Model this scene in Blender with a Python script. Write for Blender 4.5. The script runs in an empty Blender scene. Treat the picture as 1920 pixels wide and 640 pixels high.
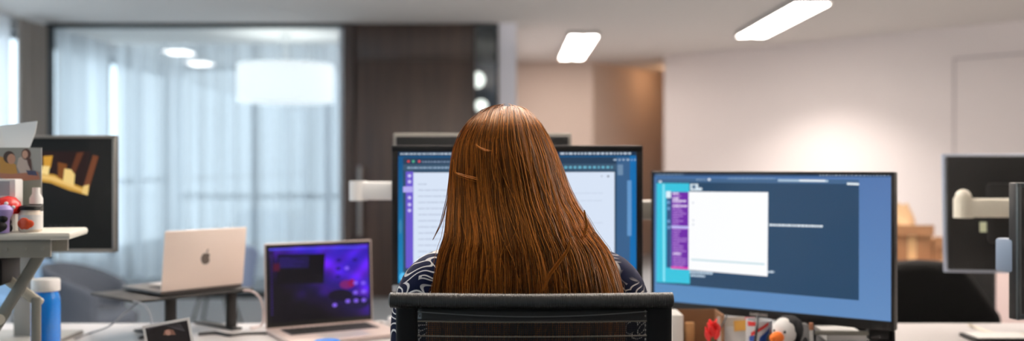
import bpy, bmesh, math, random
import numpy as np
from mathutils import Vector, Matrix, Euler

R = math.radians
PI = math.pi
random.seed(7)
rng = np.random.default_rng(11)
SC = bpy.context.scene
COL = SC.collection

# ------------------------------------------------------------------ camera, sky, exposure
F = 1867.0            # focal length in pixels of the 1920 frame
EYE = 1.20            # eye height
HY = 310.0            # horizon row
def P(px, py, Y):
    return Vector(((px - 960.0) / F * Y, Y, EYE - (py - HY) / F * Y))
def X(px, Y): return (px - 960.0) / F * Y
def Z(py, Y): return EYE - (py - HY) / F * Y

cam_data = bpy.data.cameras.new('camera')
cam_data.sensor_width = 36.0
cam_data.lens = 36.0 * F / 1920.0
cam_data.shift_y = -(320.0 - HY) / 1920.0
cam_data.dof.use_dof = True
cam_data.dof.focus_distance = 1.74
cam_data.dof.aperture_fstop = 2.0
cam_data.clip_start = 0.05
cam = bpy.data.objects.new('camera', cam_data)
COL.objects.link(cam)
cam.location = (0, 0, EYE)
cam.rotation_euler = (PI / 2, 0, 0)
SC.camera = cam

world = bpy.data.worlds.new('sky')
SC.world = world
world.use_nodes = True
bg = world.node_tree.nodes['Background']
bg.inputs[0].default_value = (0.70, 0.83, 0.95, 1)
bg.inputs[1].default_value = 2.7

SC.view_settings.view_transform = 'Standard'
SC.view_settings.look = 'None'
SC.view_settings.exposure = 0.0
SC.view_settings.gamma = 1.0
SC.view_settings.use_curve_mapping = False
SC.cycles.max_bounces = 8
SC.cycles.transparent_max_bounces = 16
SC.cycles.sample_clamp_indirect = 6.0
LAMP = 18.0            # luminance of the ceiling luminaires
LAMPCOL = (1.0, 0.91, 0.84)

# ------------------------------------------------------------------ materials
def lin(c):
    if max(c[:3]) > 1.001: c = [v / 255.0 for v in c[:3]]
    return tuple((v / 12.92 if v <= 0.04045 else ((v + 0.055) / 1.055) ** 2.4) for v in c[:3])
MATS = {}
def mat(name, col, rough=0.5, metal=0.0, emit=None, estr=1.0, bump=0.0, bscale=200.0, coat=0.0, spec=0.5, vary=0.0, vscale=8.0, stretch=(1, 1, 1)):
    if name in MATS: return MATS[name]
    m = bpy.data.materials.new(name); m.use_nodes = True
    nt = m.node_tree; p = nt.nodes['Principled BSDF']
    c = lin(col)
    p.inputs['Base Color'].default_value = (*c, 1)
    p.inputs['Roughness'].default_value = rough
    p.inputs['Metallic'].default_value = metal
    p.inputs['Coat Weight'].default_value = coat
    p.inputs['Specular IOR Level'].default_value = spec
    if emit is not None:
        p.inputs['Emission Color'].default_value = (*lin(emit), 1)
        p.inputs['Emission Strength'].default_value = estr
    if bump or vary:
        tc = nt.nodes.new('ShaderNodeTexCoord'); mp = nt.nodes.new('ShaderNodeMapping')
        mp.inputs['Scale'].default_value = stretch
        nt.links.new(tc.outputs['Object'], mp.inputs[0])
        if bump:
            n = nt.nodes.new('ShaderNodeTexNoise'); n.inputs['Scale'].default_value = bscale; n.inputs['Detail'].default_value = 3
            b = nt.nodes.new('ShaderNodeBump'); b.inputs['Strength'].default_value = bump; b.inputs['Distance'].default_value = 0.002
            nt.links.new(mp.outputs[0], n.inputs['Vector']); nt.links.new(n.outputs['Fac'], b.inputs['Height'])
            nt.links.new(b.outputs[0], p.inputs['Normal'])
        if vary:
            n = nt.nodes.new('ShaderNodeTexNoise'); n.inputs['Scale'].default_value = vscale; n.inputs['Detail'].default_value = 5
            r = nt.nodes.new('ShaderNodeValToRGB')
            r.color_ramp.elements[0].position = 0.3; r.color_ramp.elements[1].position = 0.7
            r.color_ramp.elements[0].color = (*[v * (1 - vary) for v in c], 1)
            r.color_ramp.elements[1].color = (*[min(1, v * (1 + vary)) for v in c], 1)
            nt.links.new(mp.outputs[0], n.inputs['Vector']); nt.links.new(n.outputs['Fac'], r.inputs[0])
            nt.links.new(r.outputs[0], p.inputs['Base Color'])
    MATS[name] = m
    return m

def glass_mat(name, tint, refl=1.0, trans=1.0):
    m = bpy.data.materials.new(name); m.use_nodes = True
    nt = m.node_tree; nt.nodes.clear()
    o = nt.nodes.new('ShaderNodeOutputMaterial'); mx = nt.nodes.new('ShaderNodeMixShader')
    t = nt.nodes.new('ShaderNodeBsdfTransparent'); g = nt.nodes.new('ShaderNodeBsdfGlossy')
    ge = nt.nodes.new('ShaderNodeNewGeometry'); dt = nt.nodes.new('ShaderNodeVectorMath'); dt.operation = 'DOT_PRODUCT'
    def mth(op, a, b=None):
        q = nt.nodes.new('ShaderNodeMath'); q.operation = op
        for i, v in enumerate((a, b)):
            if v is None: continue
            if isinstance(v, (int, float)): q.inputs[i].default_value = v
            else: nt.links.new(v, q.inputs[i])
        return q.outputs[0]
    nt.links.new(ge.outputs['Incoming'], dt.inputs[0]); nt.links.new(ge.outputs['Normal'], dt.inputs[1])
    fr = mth('ADD', mth('MULTIPLY', mth('POWER', mth('SUBTRACT', 1.0, mth('ABSOLUTE', dt.outputs['Value'])), 5.0), 0.96), 0.04)
    t.inputs[0].default_value = (*[v * trans for v in tint], 1); g.inputs['Roughness'].default_value = 0.0
    g.inputs[0].default_value = (refl, refl, refl, 1)
    nt.links.new(fr, mx.inputs[0]); nt.links.new(t.outputs[0], mx.inputs[1]); nt.links.new(g.outputs[0], mx.inputs[2])
    nt.links.new(mx.outputs[0], o.inputs[0])
    MATS[name] = m
    return m

def sheer_mat(name, col, through=0.3, diff=0.35):
    m = bpy.data.materials.new(name); m.use_nodes = True
    nt = m.node_tree; nt.nodes.clear()
    o = nt.nodes.new('ShaderNodeOutputMaterial')
    a = nt.nodes.new('ShaderNodeMixShader'); b = nt.nodes.new('ShaderNodeMixShader')
    t = nt.nodes.new('ShaderNodeBsdfTransparent'); d = nt.nodes.new('ShaderNodeBsdfDiffuse'); l = nt.nodes.new('ShaderNodeBsdfTranslucent')
    d.inputs[0].default_value = (*col, 1); l.inputs[0].default_value = (*col, 1)
    a.inputs[0].default_value = diff
    tc = nt.nodes.new('ShaderNodeTexCoord'); mp = nt.nodes.new('ShaderNodeMapping'); mp.inputs['Scale'].default_value = (5, 5, 0.12)
    nz = nt.nodes.new('ShaderNodeTexNoise'); nz.inputs['Scale'].default_value = 1.0; nz.inputs['Detail'].default_value = 4
    cr = nt.nodes.new('ShaderNodeValToRGB'); cr.color_ramp.elements[0].position = 0.35; cr.color_ramp.elements[1].position = 0.65
    cr.color_ramp.elements[0].color = (*[v * 0.72 for v in col], 1); cr.color_ramp.elements[1].color = (*col, 1)
    nt.links.new(tc.outputs['Object'], mp.inputs[0]); nt.links.new(mp.outputs[0], nz.inputs['Vector']); nt.links.new(nz.outputs['Fac'], cr.inputs[0])
    nt.links.new(cr.outputs[0], d.inputs[0]); nt.links.new(cr.outputs[0], l.inputs[0])
    nt.links.new(l.outputs[0], a.inputs[1]); nt.links.new(d.outputs[0], a.inputs[2])
    b.inputs[0].default_value = through
    nt.links.new(a.outputs[0], b.inputs[1]); nt.links.new(t.outputs[0], b.inputs[2])
    nt.links.new(b.outputs[0], o.inputs[0])
    return m

def wood_mat(name, c0, c1, scale=6.0, rough=0.45):
    m = bpy.data.materials.new(name); m.use_nodes = True
    nt = m.node_tree; p = nt.nodes['Principled BSDF']; p.inputs['Roughness'].default_value = rough
    tc = nt.nodes.new('ShaderNodeTexCoord'); mp = nt.nodes.new('ShaderNodeMapping'); mp.inputs['Scale'].default_value = (scale * 4, scale * 4, scale * 0.12)
    n = nt.nodes.new('ShaderNodeTexNoise'); n.inputs['Scale'].default_value = 1.5; n.inputs['Detail'].default_value = 6; n.inputs['Roughness'].default_value = 0.65
    r = nt.nodes.new('ShaderNodeValToRGB'); r.color_ramp.elements[0].position = 0.3; r.color_ramp.elements[1].position = 0.72
    r.color_ramp.elements[0].color = (*lin(c0), 1); r.color_ramp.elements[1].color = (*lin(c1), 1)
    nt.links.new(tc.outputs['Object'], mp.inputs[0]); nt.links.new(mp.outputs[0], n.inputs['Vector'])
    nt.links.new(n.outputs['Fac'], r.inputs[0]); nt.links.new(r.outputs[0], p.inputs['Base Color'])
    return m

def attr_mat(name, emit, rough=0.5, coat=0.0):
    """colour printed or shown per face; emissive for lit screens"""
    m = bpy.data.materials.new(name); m.use_nodes = True
    nt = m.node_tree; p = nt.nodes['Principled BSDF']
    a = nt.nodes.new('ShaderNodeVertexColor'); a.layer_name = 'ink'
    p.inputs['Roughness'].default_value = rough; p.inputs['Coat Weight'].default_value = coat
    if emit:
        p.inputs['Base Color'].default_value = (0.004, 0.004, 0.005, 1); p.inputs['Specular IOR Level'].default_value = 0.2
        nt.links.new(a.outputs[0], p.inputs['Emission Color']); p.inputs['Emission Strength'].default_value = emit
    else:
        nt.links.new(a.outputs[0], p.inputs['Base Color'])
    return m

M_SCREEN = attr_mat('lit_screen', 1.0, 0.35)
M_PRINT = attr_mat('printed_ink', 0, 0.4)
black = mat('black_plastic', (13, 13, 13), 0.42, spec=0.35, bump=0.15, bscale=900)
blackm = mat('black_matte', (9, 9, 9), 0.6, spec=0.3)
darkgrey = mat('dark_grey_plastic', (48, 49, 48), 0.45)
silver = mat('silver_aluminium', (200, 200, 200), 0.35, 0.9)
champagne = mat('champagne_aluminium', (226, 210, 198), 0.45, 0.35)
white_pl = mat('white_plastic', (232, 230, 226), 0.35)
white_desk = mat('white_laminate', (202, 197, 195), 0.35, vary=0.02, vscale=3)
cream_metal = mat('cream_metal', (226, 220, 202), 0.4)
grey_metal = mat('grey_metal', (150, 150, 146), 0.45, 0.2)
cable_black = mat('black_rubber', (18, 18, 18), 0.5)
cable_white = mat('white_rubber', (222, 218, 214), 0.5)
cardboard = mat('cardboard', (132, 94, 62), 0.85, vary=0.08, vscale=12)

# ------------------------------------------------------------------ mesh helpers
class MB:
    def __init__(s): s.bm = bmesh.new()
    def _xf(s, vs, M):
        if M is not None: bmesh.ops.transform(s.bm, matrix=M, verts=vs)
    def box(s, c, d, bev=0.0, M=None, seg=2):
        r = bmesh.ops.create_cube(s.bm, size=1.0, matrix=Matrix.Translation(c) @ Matrix.Diagonal((d[0], d[1], d[2], 1)))
        vs = r['verts']
        if bev > 0:
            es = list({e for v in vs for e in v.link_edges})
            q = bmesh.ops.bevel(s.bm, geom=es, offset=bev, segments=seg, affect='EDGES', profile=0.5)
            vs = list({v for f in q['faces'] for v in f.verts} | {v for v in vs if v.is_valid})
        s._xf(vs, M); return s
    def cyl(s, p0, p1, r0, r1=None, n=20, M=None):
        p0 = Vector(p0); p1 = Vector(p1); r1 = r0 if r1 is None else r1
        d = p1 - p0; q = d.to_track_quat('Z', 'Y').to_matrix().to_4x4()
        r = bmesh.ops.create_cone(s.bm, cap_ends=True, segments=n, radius1=r0, radius2=r1, depth=d.length, matrix=Matrix.Translation((p0 + p1) / 2) @ q)
        s._xf(r['verts'], M); return s
    def sph(s, c, r, M=None, u=20, v=14, rot=None):
        if not hasattr(r, '__len__'): r = (r, r, r)
        T = Matrix.Translation(c) @ (rot.to_matrix().to_4x4() if rot else Matrix()) @ Matrix.Diagonal((*r, 1))
        q = bmesh.ops.create_uvsphere(s.bm, u_segments=u, v_segments=v, radius=1, matrix=T)
        s._xf(q['verts'], M); return s
    def tube(s, pts, r, n=8, flat=None):
        pts = [Vector(p) for p in pts]; rings = []
        up = Vector((0, 0, 1)); N = len(pts)
        for i, p in enumerate(pts):
            t = (pts[min(i + 1, N - 1)] - pts[max(i - 1, 0)]).normalized()
            a = t.cross(up)
            if a.length < 0.05: a = t.cross(Vector((0, 1, 0)))
            a.normalize(); b = t.cross(a).normalized()
            rr = r(i / (N - 1)) if callable(r) else r
            rings.append([s.bm.verts.new(p + a * math.cos(2 * PI * k / n) * rr + b * math.sin(2 * PI * k / n) * rr) for k in range(n)])
        for i in range(N - 1):
            for k in range(n):
                s.bm.faces.new((rings[i][k], rings[i][(k + 1) % n], rings[i + 1][(k + 1) % n], rings[i + 1][k]))
        s.bm.faces.new(rings[0][::-1]); s.bm.faces.new(rings[-1])
        return s
    def lathe(s, prof, c=(0, 0, 0), n=28, M=None):
        rings = []; c = Vector(c); vs = []
        for r, z in prof:
            ring = [s.bm.verts.new(c + Vector((max(r, 1e-4) * math.cos(2 * PI * k / n), max(r, 1e-4) * math.sin(2 * PI * k / n), z))) for k in range(n)]
            rings.append(ring); vs += ring
        for i in range(len(rings) - 1):
            for k in range(n):
                s.bm.faces.new((rings[i][k], rings[i][(k + 1) % n], rings[i + 1][(k + 1) % n], rings[i + 1][k]))
        s.bm.faces.new(rings[0][::-1]); s.bm.faces.new(rings[-1])
        s._xf(vs, M); return s
    def prism(s, pts, ext):
        """closed outline extruded by vector ext"""
        ext = Vector(ext)
        a = [s.bm.verts.new(Vector(p)) for p in pts]; b = [s.bm.verts.new(Vector(p) + ext) for p in pts]
        n = len(pts)
        s.bm.faces.new(a[::-1]); s.bm.faces.new(b)
        for i in range(n): s.bm.faces.new((a[i], a[(i + 1) % n], b[(i + 1) % n], b[i]))
        return s
    def grid(s, fn, nu, nv, close_u=False):
        vs = [[s.bm.verts.new(Vector(fn(i / nu if close_u else i / (nu - 1), j / (nv - 1)))) for i in range(nu)] for j in range(nv)]
        for j in range(nv - 1):
            for i in range(nu if close_u else nu - 1):
                s.bm.faces.new((vs[j][i], vs[j][(i + 1) % nu], vs[j + 1][(i + 1) % nu], vs[j + 1][i]))
        return s
    def out(s, name, m, parent=None, smooth=40):
        bmesh.ops.recalc_face_normals(s.bm, faces=s.bm.faces)
        me = bpy.data.meshes.new(name); s.bm.to_mesh(me); s.bm.free()
        me.materials.append(m)
        if smooth:
            me.shade_smooth(); me.set_sharp_from_angle(angle=R(smooth))
        o = bpy.data.objects.new(name, me); COL.objects.link(o)
        if parent: o.parent = parent
        return o

def tag(o, label=None, cat=None, group=None, kind=None):
    if label: o['label'] = label
    if cat: o['category'] = cat
    if group: o['group'] = group
    if kind: o['kind'] = kind
    return o
def thing(name, label, cat, loc=(0, 0, 0), rz=0.0, group=None, rx=0.0, ry=0.0):
    o = bpy.data.objects.new(name, None); COL.objects.link(o); o.empty_display_size = 0.05
    o.location = loc; o.rotation_euler = (rx, ry, rz)
    return tag(o, label, cat, group)
def struct(o): o['kind'] = 'structure'; return o
def dup(root, loc, rz, label, group=None):
    r = root.copy(); COL.objects.link(r); r.location = loc; r.rotation_euler = (0, 0, rz); r['label'] = label
    if group: r['group'] = group
    def rec(a, b):
        for ch in list(a.children):
            c = ch.copy(); COL.objects.link(c); c.parent = b; rec(ch, c)
    kids = rec(root, r)
    return r

# ---- flat pictures (screens, prints): shapes measured as photo pixels inside the picture's four corners
def homography(q):
    """pixel corners TL,TR,BR,BL -> unit square (u right, v down)"""
    src = q; dst = [(0, 0), (1, 0), (1, 1), (0, 1)]
    A = []; b = []
    for (x, y), (u, v) in zip(src, dst):
        A.append([x, y, 1, 0, 0, 0, -u * x, -u * y]); b.append(u)
        A.append([0, 0, 0, x, y, 1, -v * x, -v * y]); b.append(v)
    h = np.linalg.solve(np.array(A, float), np.array(b, float))
    def f(x, y):
        w = h[6] * x + h[7] * y + 1
        return min(1, max(0, (h[0] * x + h[1] * y + h[2]) / w)), min(1, max(0, (h[3] * x + h[4] * y + h[5]) / w))
    return f
class Picture:
    """flat sheet in the local XZ plane facing -Y, bottom centre at origin offset"""
    def __init__(s, W, H, quad=None, org=(0, 0, 0)):
        s.W, s.H, s.org = W, H, Vector(org); s.v = []; s.f = []; s.c = []; s.layer = 0
        s.h = homography(quad) if quad else (lambda x, y: (x, y))
    def pt(s, u, v): return (s.org.x + (u - 0.5) * s.W, s.org.y - s.layer * 0.00008, s.org.z + (1 - v) * s.H)
    def base(s, fn, nu=40, nv=24):
        for j in range(nv):
            for i in range(nu):
                q = [(i / nu, j / nv), (i / nu, (j + 1) / nv), ((i + 1) / nu, (j + 1) / nv), ((i + 1) / nu, j / nv)]
                k = len(s.v); s.v += [s.pt(*a) for a in q]; s.f.append((k, k + 1, k + 2, k + 3)); s.c += [lin(fn(*a)) for a in q]
        s.layer += 1
    def poly(s, pts, col, up=True):
        if up: s.layer += 1
        uv = [s.h(*p) for p in pts]; k = len(s.v)
        s.v += [s.pt(*a) for a in uv]; s.f.append(tuple(range(k, k + len(uv)))); s.c += [lin(col)] * len(uv)
    def rect(s, x0, y0, x1, y1, col, up=True): s.poly([(x0, y0), (x0, y1), (x1, y1), (x1, y0)], col, up)
    def disc(s, x, y, rx, ry, col, n=14, up=True):
        s.poly([(x + rx * math.cos(-2 * PI * k / n), y + ry * math.sin(-2 * PI * k / n)) for k in range(n)], col, up)
    def dashes(s, x0, x1, y, h, col, slope=0.0, lo=1.5, hi=7, gap=1.5, up=True):
        if up: s.layer += 1
        x = x0
        while x < x1:
            w = random.uniform(lo, hi); e = min(x1, x + w)
            yy = y + slope * (x - x0)
            s.rect(x, yy - h / 2, e, yy + h / 2, col, False); x = e + gap
    def out(s, name, m, parent):
        me = bpy.data.meshes.new(name); me.from_pydata(s.v, [], s.f)
        a = me.color_attributes.new('ink', 'FLOAT_COLOR', 'CORNER')
        flat = np.ones((len(s.v), 4), np.float32); flat[:, :3] = np.array(s.c)
        vi = np.empty(len(me.loops), np.int32); me.loops.foreach_get('vertex_index', vi)
        a.data.foreach_set('color', flat[vi].ravel())
        me.materials.append(m)
        o = bpy.data.objects.new(name, me); COL.objects.link(o)
        if parent: o.parent = parent
        return o

# ================================================================== THE ROOM
CH = 2.48
wall_paint = mat('white_wall_paint', (226, 216, 212), 0.75, bump=0.05, bscale=300)
beige_paint = mat('beige_wall_paint', (218, 198, 184), 0.8)
ceil_paint = mat('ceiling_paint', (232, 226, 220), 0.8)
lilac_paint = mat('pale_grey_paint', (228, 226, 232), 0.8)
carpet = mat('grey_carpet', (146, 148, 150), 0.95, vary=0.15, vscale=90)
walnut = wood_mat('dark_walnut', (36, 27, 23), (72, 55, 46), 5.0)
walnut2 = wood_mat('dark_walnut_trim', (34, 25, 22), (58, 44, 38), 5.0)

for nm, zc_, mm in (('floor', -0.05, carpet), ('ceiling', CH + 0.05, ceil_paint)):
    b = MB(); b.box((0.90, 4.85, zc_), (10.7, 15.9, 0.1)); b.box((1.8, 13.9, zc_), (3.6, 2.2, 0.1)); struct(b.out(nm, mm))
b = MB(); b.box((0.9, -3.05, CH / 2), (10.6, 0.1, CH)); struct(b.out('wall_back', mat('slate_wall_paint', (92, 92, 96), 0.8)))
b = MB(); b.box((6.15, 2.1, CH / 2), (0.1, 10.4, CH)); struct(b.out('wall_right', wall_paint))
# diagonal white wall
A0 = Vector((X(1245, 11.66), 11.66, 0)); A1 = A0 + (Vector((X(1920, 8.79), 8.79, 0)) - A0) * 1.6
n_ = Vector((-(A1 - A0).y, (A1 - A0).x, 0)).normalized() * 0.14
b = MB(); b.prism([A0, A1, A1 + n_, A0 + n_], (0, 0, CH)); dw = struct(b.out('wall_diagonal', wall_paint, smooth=0))
# flush door outline in the diagonal wall (two thin reveals)
dv = (A1 - A0).normalized()
def on_diag(px):
    r = (px - 960) / F; t = (r * A0.y - A0.x) / (dv.x - r * dv.y); return A0 + dv * t
seam = mat('door_seam', (176, 166, 166), 0.8)
q0 = on_diag(1788); q1 = q0 + dv * 1.5; nn = -n_.normalized() * 0.006
zt = Z(112, q0.y)
b = MB(); b.prism([q0, q0 + dv * 0.014, q0 + dv * 0.014 + nn, q0 + nn], (0, 0, zt))
b.prism([q0 + Vector((0, 0, zt)), q1 + Vector((0, 0, zt)), q1 + nn + Vector((0, 0, zt)), q0 + nn + Vector((0, 0, zt))], (0, 0, 0.014))
struct(b.out('trim_1', seam, smooth=0))
# hallway
b = MB(); b.box((0.52, 12.35, CH / 2), (0.96, 0.1, CH)); struct(b.out('wall_hall_end', beige_paint))
b = MB(); b.prism([(1.0, 12.30, 0), (2.75, 14.8, 0), (2.66, 14.86, 0), (0.91, 12.36, 0)], (0, 0, CH)); struct(b.out('wall_hall_left', beige_paint, smooth=0))
b = MB(); b.prism([A0 + n_, (3.2, 14.9, 0), (3.3, 14.9, 0), A0 + n_ + Vector((0.1, 0, 0))], (0, 0, CH)); struct(b.out('wall_hall_right', beige_paint, smooth=0))
b = MB(); b.box((3.0, 14.95, CH / 2), (0.8, 0.1, CH)); struct(b.out('wall_hall_far', beige_paint))

# glazed front of the meeting room, Y = 9
YG = 9.0
# pillar and walls around rooms
b = MB(); b.box((X(951.5, YG), YG + 0.08, CH / 2), (0.16, 0.2, CH)); struct(b.out('wall_pillar', lilac_paint))
b = MB(); b.box((X(951.5, YG), YG + 1.8, CH / 2), (0.10, 3.2, CH)); struct(b.out('wall_store_right', lilac_paint))
b = MB(); b.box((-1.54, YG + 1.85, CH / 2), (0.08, 3.5, CH)); struct(b.out('wall_meeting_right', lilac_paint))
b = MB(); b.box((-0.8, 12.65, CH / 2), (1.6, 0.1, CH)); struct(b.out('wall_store_far', mat('store_paint', (170, 176, 186), 0.8)))
XW = -4.28
frame_dark = mat('dark_anodised_frame', (22, 30, 34), 0.4, 0.3)
clear = glass_mat('clear_glass', (0.975, 0.99, 0.99))
grey_glass = glass_mat('grey_glass', (0.80, 0.86, 0.90))
# partition glazing
w = thing('window_2', None, None, (0, YG, 0)); struct(w)
x0g, x1g = X(90, YG), X(645, YG)
b = MB(); b.box(((x0g + x1g) / 2, 0, CH - 0.02), (x1g - x0g, 0.06, 0.04)); b.box(((x0g + x1g) / 2, 0, 0.03), (x1g - x0g, 0.06, 0.06))
b.box((x0g + 0.02, 0, CH / 2), (0.045, 0.08, CH)); b.out('window_frame', frame_dark, w)
b = MB(); b.box(((x0g + x1g) / 2, 0, CH / 2), (x1g - x0g, 0.012, CH - 0.02)); b.out('pane', clear, w)
# door wall
dr = thing('door_1', None, None, (0, YG, 0)); struct(dr)
xa, xb, xc = X(645, YG), X(664, YG), X(886, YG)
b = MB(); b.box(((xb + xc) / 2, 0.01, 1.08), (xc - xb - 0.008, 0.05, 2.15), 0.002); b.out('door_leaf', walnut, dr)
b = MB(); b.box(((xb + xc) / 2, 0.01, (2.158 + CH) / 2), (xc - xb - 0.008, 0.05, CH - 2.158), 0.002); b.out('transom_panel', walnut, dr)
b = MB(); b.box(((xa + xb) / 2, 0, CH / 2), (xb - xa, 0.09, CH)); b.box((xc + 0.012, 0, CH / 2), (0.03, 0.09, CH)); b.out('door_frame', walnut2, dr)
hx = X(677, YG)
b = MB(); b.cyl((hx, -0.075, Z(442, YG)), (hx, -0.075, Z(312, YG)), 0.018)
for zz in (Z(425, YG), Z(328, YG)): b.cyl((hx, -0.075, zz), (hx, -0.01, zz), 0.009)
b.out('door_handle', mat('brushed_steel', (150, 150, 150), 0.4, 0.7), dr)
w = thing('window_3', None, None, (0, YG, 0)); struct(w)
b = MB(); b.box((X(911, YG), 0, CH / 2), (X(933, YG) - X(891, YG), 0.012, CH)); b.out('pane', grey_glass, w)
b = MB(); b.box((X(932, YG), 0, CH / 2), (0.03, 0.06, CH)); b.box((X(911, YG), 0, CH - 0.02), (0.2, 0.05, 0.04)); b.out('window_frame', frame_dark, w)

# facade on the left: wall pieces + windows with frames
fw = mat('facade_white', (206, 208, 210), 0.7)
b = MB(); b.box((XW - 0.1, 5.0, 0.12), (0.2, 16.2, 0.24)); b.box((XW - 0.1, 5.0, CH - 0.06), (0.2, 16.2, 0.12)); struct(b.out('wall_left', fw))
w = thing('window_1', None, None, (XW - 0.08, 0, 0)); struct(w)
b = MB()
for yy in (-2.95, -1.0, 1.0, 3.0, 5.0, 7.0, 9.0, 9.75, 10.7, 11.6, 12.6): b.box((0, yy, 1.3), (0.07, 0.06, 2.2))
for zz in (0.27, 1.02, 2.33): b.box((0, 4.8, zz), (0.06, 15.6, 0.05))
b.out('window_frame', mat('window_frame_grey', (150, 158, 164), 0.5), w)
b = MB(); b.box((0.0, 4.8, 1.3), (0.01, 15.6, 2.1)); b.out('pane', clear, w)
# window wall behind the meeting room
w = thing('window_4', None, None, (0, 12.75, 0)); struct(w)
b = MB()
for xx in (XW, -3.3, -2.35, -1.5): b.box((xx, 0, 1.25), (0.07, 0.07, 2.46))
for zz in (0.03, 0.8, 2.44): b.box(((XW - 1.5) / 2, 0, zz), (-1.5 - XW, 0.06, 0.07))
b.out('window_frame', MATS['window_frame_grey'], w)
b = MB(); b.box(((XW - 1.5) / 2, 0, 1.25), (-1.5 - XW, 0.01, 2.4)); b.out('pane', clear, w)

# curtains
def pleats(axis, a0, a1, fixed, z0, z1, amp, pitch, seed=0):
    rr = random.Random(seed); n = int((a1 - a0) / pitch * 10)
    ph = [rr.uniform(-0.6, 0.6) for _ in range(8)]
    def fn(u, v):
        a = a0 + (a1 - a0) * u; s = (a - a0) / pitch * 2 * PI
        d = amp * (math.sin(s + 0.7 * math.sin(s * 0.23 + ph[0])) * (0.75 + 0.25 * math.sin(s * 0.31 + ph[1])) + 0.25 * math.sin(s * 2.3 + ph[2] + v))
        z = z0 + (z1 - z0) * v
        return (a, fixed + d, z) if axis == 'x' else (fixed + d, a, z)
    b = MB(); b.grid(fn, n, 6); return b
sheer = sheer_mat('sheer_voile', (0.84, 0.86, 0.88), 0.14, 0.30)
o = pleats('x', XW + 0.15, -1.62, 10.38, 0.03, CH - 0.02, 0.065, 0.19, 1).out('sheer_curtain', sheer); tag(o, 'wide pale blue sheer curtain across the back of the glazed meeting room', 'curtain')
o = pleats('y', 9.06, 10.25, XW + 0.12, 0.03, CH - 0.02, 0.035, 0.15, 2).out('sheer_curtain', sheer); tag(o, 'narrower sheer curtain on the side window of the meeting room, left', 'curtain')
o = pleats('y', 5.0, 8.35, XW + 0.08, 0.03, CH - 0.03, 0.03, 0.14, 5).out('sheer_curtain', sheer); tag(o, 'sheer curtain over the window at the extreme left edge, before the drape', 'curtain')
drape_m = mat('grey_brown_drape', (146, 142, 138), 0.9)
o = pleats('y', 8.42, 8.93, XW + 0.10, 0.03, CH - 0.03, 0.035, 0.10, 3).out('drape', drape_m); tag(o, 'gathered grey drape at far left beside the black frame of the glass wall', 'curtain')

# luminaires ------------------------------------------------------
glow = mat('luminaire_diffuser', (255, 255, 255), 0.5, emit=LAMPCOL, estr=LAMP)
glow.node_tree.nodes['Principled BSDF'].inputs['Emission Color'].default_value = (*LAMPCOL, 1)
glow_fill = mat('added_uplight', (255, 255, 255), 0.5, emit=LAMPCOL, estr=LAMP * 7.5)  # strong upward glow of the added lamps, lifts the ceiling brightness
glow_fill.node_tree.nodes['Principled BSDF'].inputs['Emission Color'].default_value = (*LAMPCOL, 1)
lum_white = mat('luminaire_white', (238, 236, 232), 0.4)
def luminaire(x, y0, y1, label, group=None, wdt=0.29, drop=0.0):
    t = thing('ceiling_luminaire', label, 'ceiling light', (x, (y0 + y1) / 2, CH - 0.045 - drop), 0, group)
    L = y1 - y0
    b = MB()
    b.box((0, 0, 0.036), (wdt, L, 0.018)); b.box((0, 0, 0.018), (0.012, L - 0.02, 0.024))
    for s in (-1, 1):
        b.box((s * (wdt / 2 - 0.005), 0, 0.022), (0.01, L, 0.044)); b.box((0, s * (L / 2 - 0.005), 0.022), (wdt, 0.01, 0.044))
    b.out('housing', lum_white, t)
    for s in (-1, 1):
        b = MB(); b.box((s * (wdt / 4 + 0.006), 0, 0.008), (wdt / 2 - 0.042, L - 0.04, 0.02), 0.004); b.out('diffuser', glow, t)
    return t
luminaire(0.69, 9.5, 11.6, 'twin strip ceiling light glowing in front of the beige hallway wall')
t = luminaire(2.30, 7.6, 9.6, 'twin strip ceiling light at the top edge, nearest the diagonal white wall')
sl = bpy.data.lights.new('luminaire_beam', 'SPOT'); sl.energy = 170; sl.color = (1.0, 0.93, 0.88); sl.spot_size = R(124); sl.spot_blend = 0.8; sl.shadow_soft_size = 0.05
so_ = bpy.data.objects.new('luminaire_beam', sl); COL.objects.link(so_); so_.parent = t; so_.location = (0.2, 0.8, -0.03)
for n_l, (x, y0) in enumerate(((0.69, 3.3), (2.3, 3.4), (3.9, 3.4), (-1.1, 3.3), (3.9, 1.4), (0.0, 1.75))):  # added lamps above the view, put in to brighten ceiling and desks
    t = luminaire(x, y0, y0 + 1.6, 'added twin strip fill light, unseen, ' + ('above the centre monitor', 'above the black jacket chair aisle', 'farthest right, beyond the desks', 'above the champagne laptop', 'farthest right, nearest the viewer', 'right above the woman')[n_l], 'added fill lights over the desks', drop=0.30)
    b = MB(); b.box((0, 0, 0.050), (0.22, 1.5, 0.006), 0.001); b.out('diffuser', glow_fill, t)
    for yy in (-0.6, 0.6): b = MB(); b.cyl((0, yy, 0.045), (0, yy, 0.345), 0.002, n=6); b.out('added_lamp_wire', silver, t)
glow_s = mat('panel_glow', (255, 255, 255), 0.5, emit=(1.0, 0.99, 0.97), estr=34.0)
for (x, y, lb) in ((-3.68, 6.98, 'small rectangular ceiling light, mirrored in the glass wall left of the drum lamp, nearer one'), (-3.84, 5.75, 'small rectangular ceiling light, mirrored in the glass wall beside the drum lamp, farther one')):
    t = thing('ceiling_panel_light', lb, 'ceiling light', (x, y, CH - 0.03))
    b = MB(); b.box((0, 0, 0.015), (0.27, 0.38, 0.028), 0.003); b.out('housing', lum_white, t)
    b = MB(); b.box((0, 0, -0.002), (0.24, 0.35, 0.012), 0.004); b.out('diffuser', glow_s, t)
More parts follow.
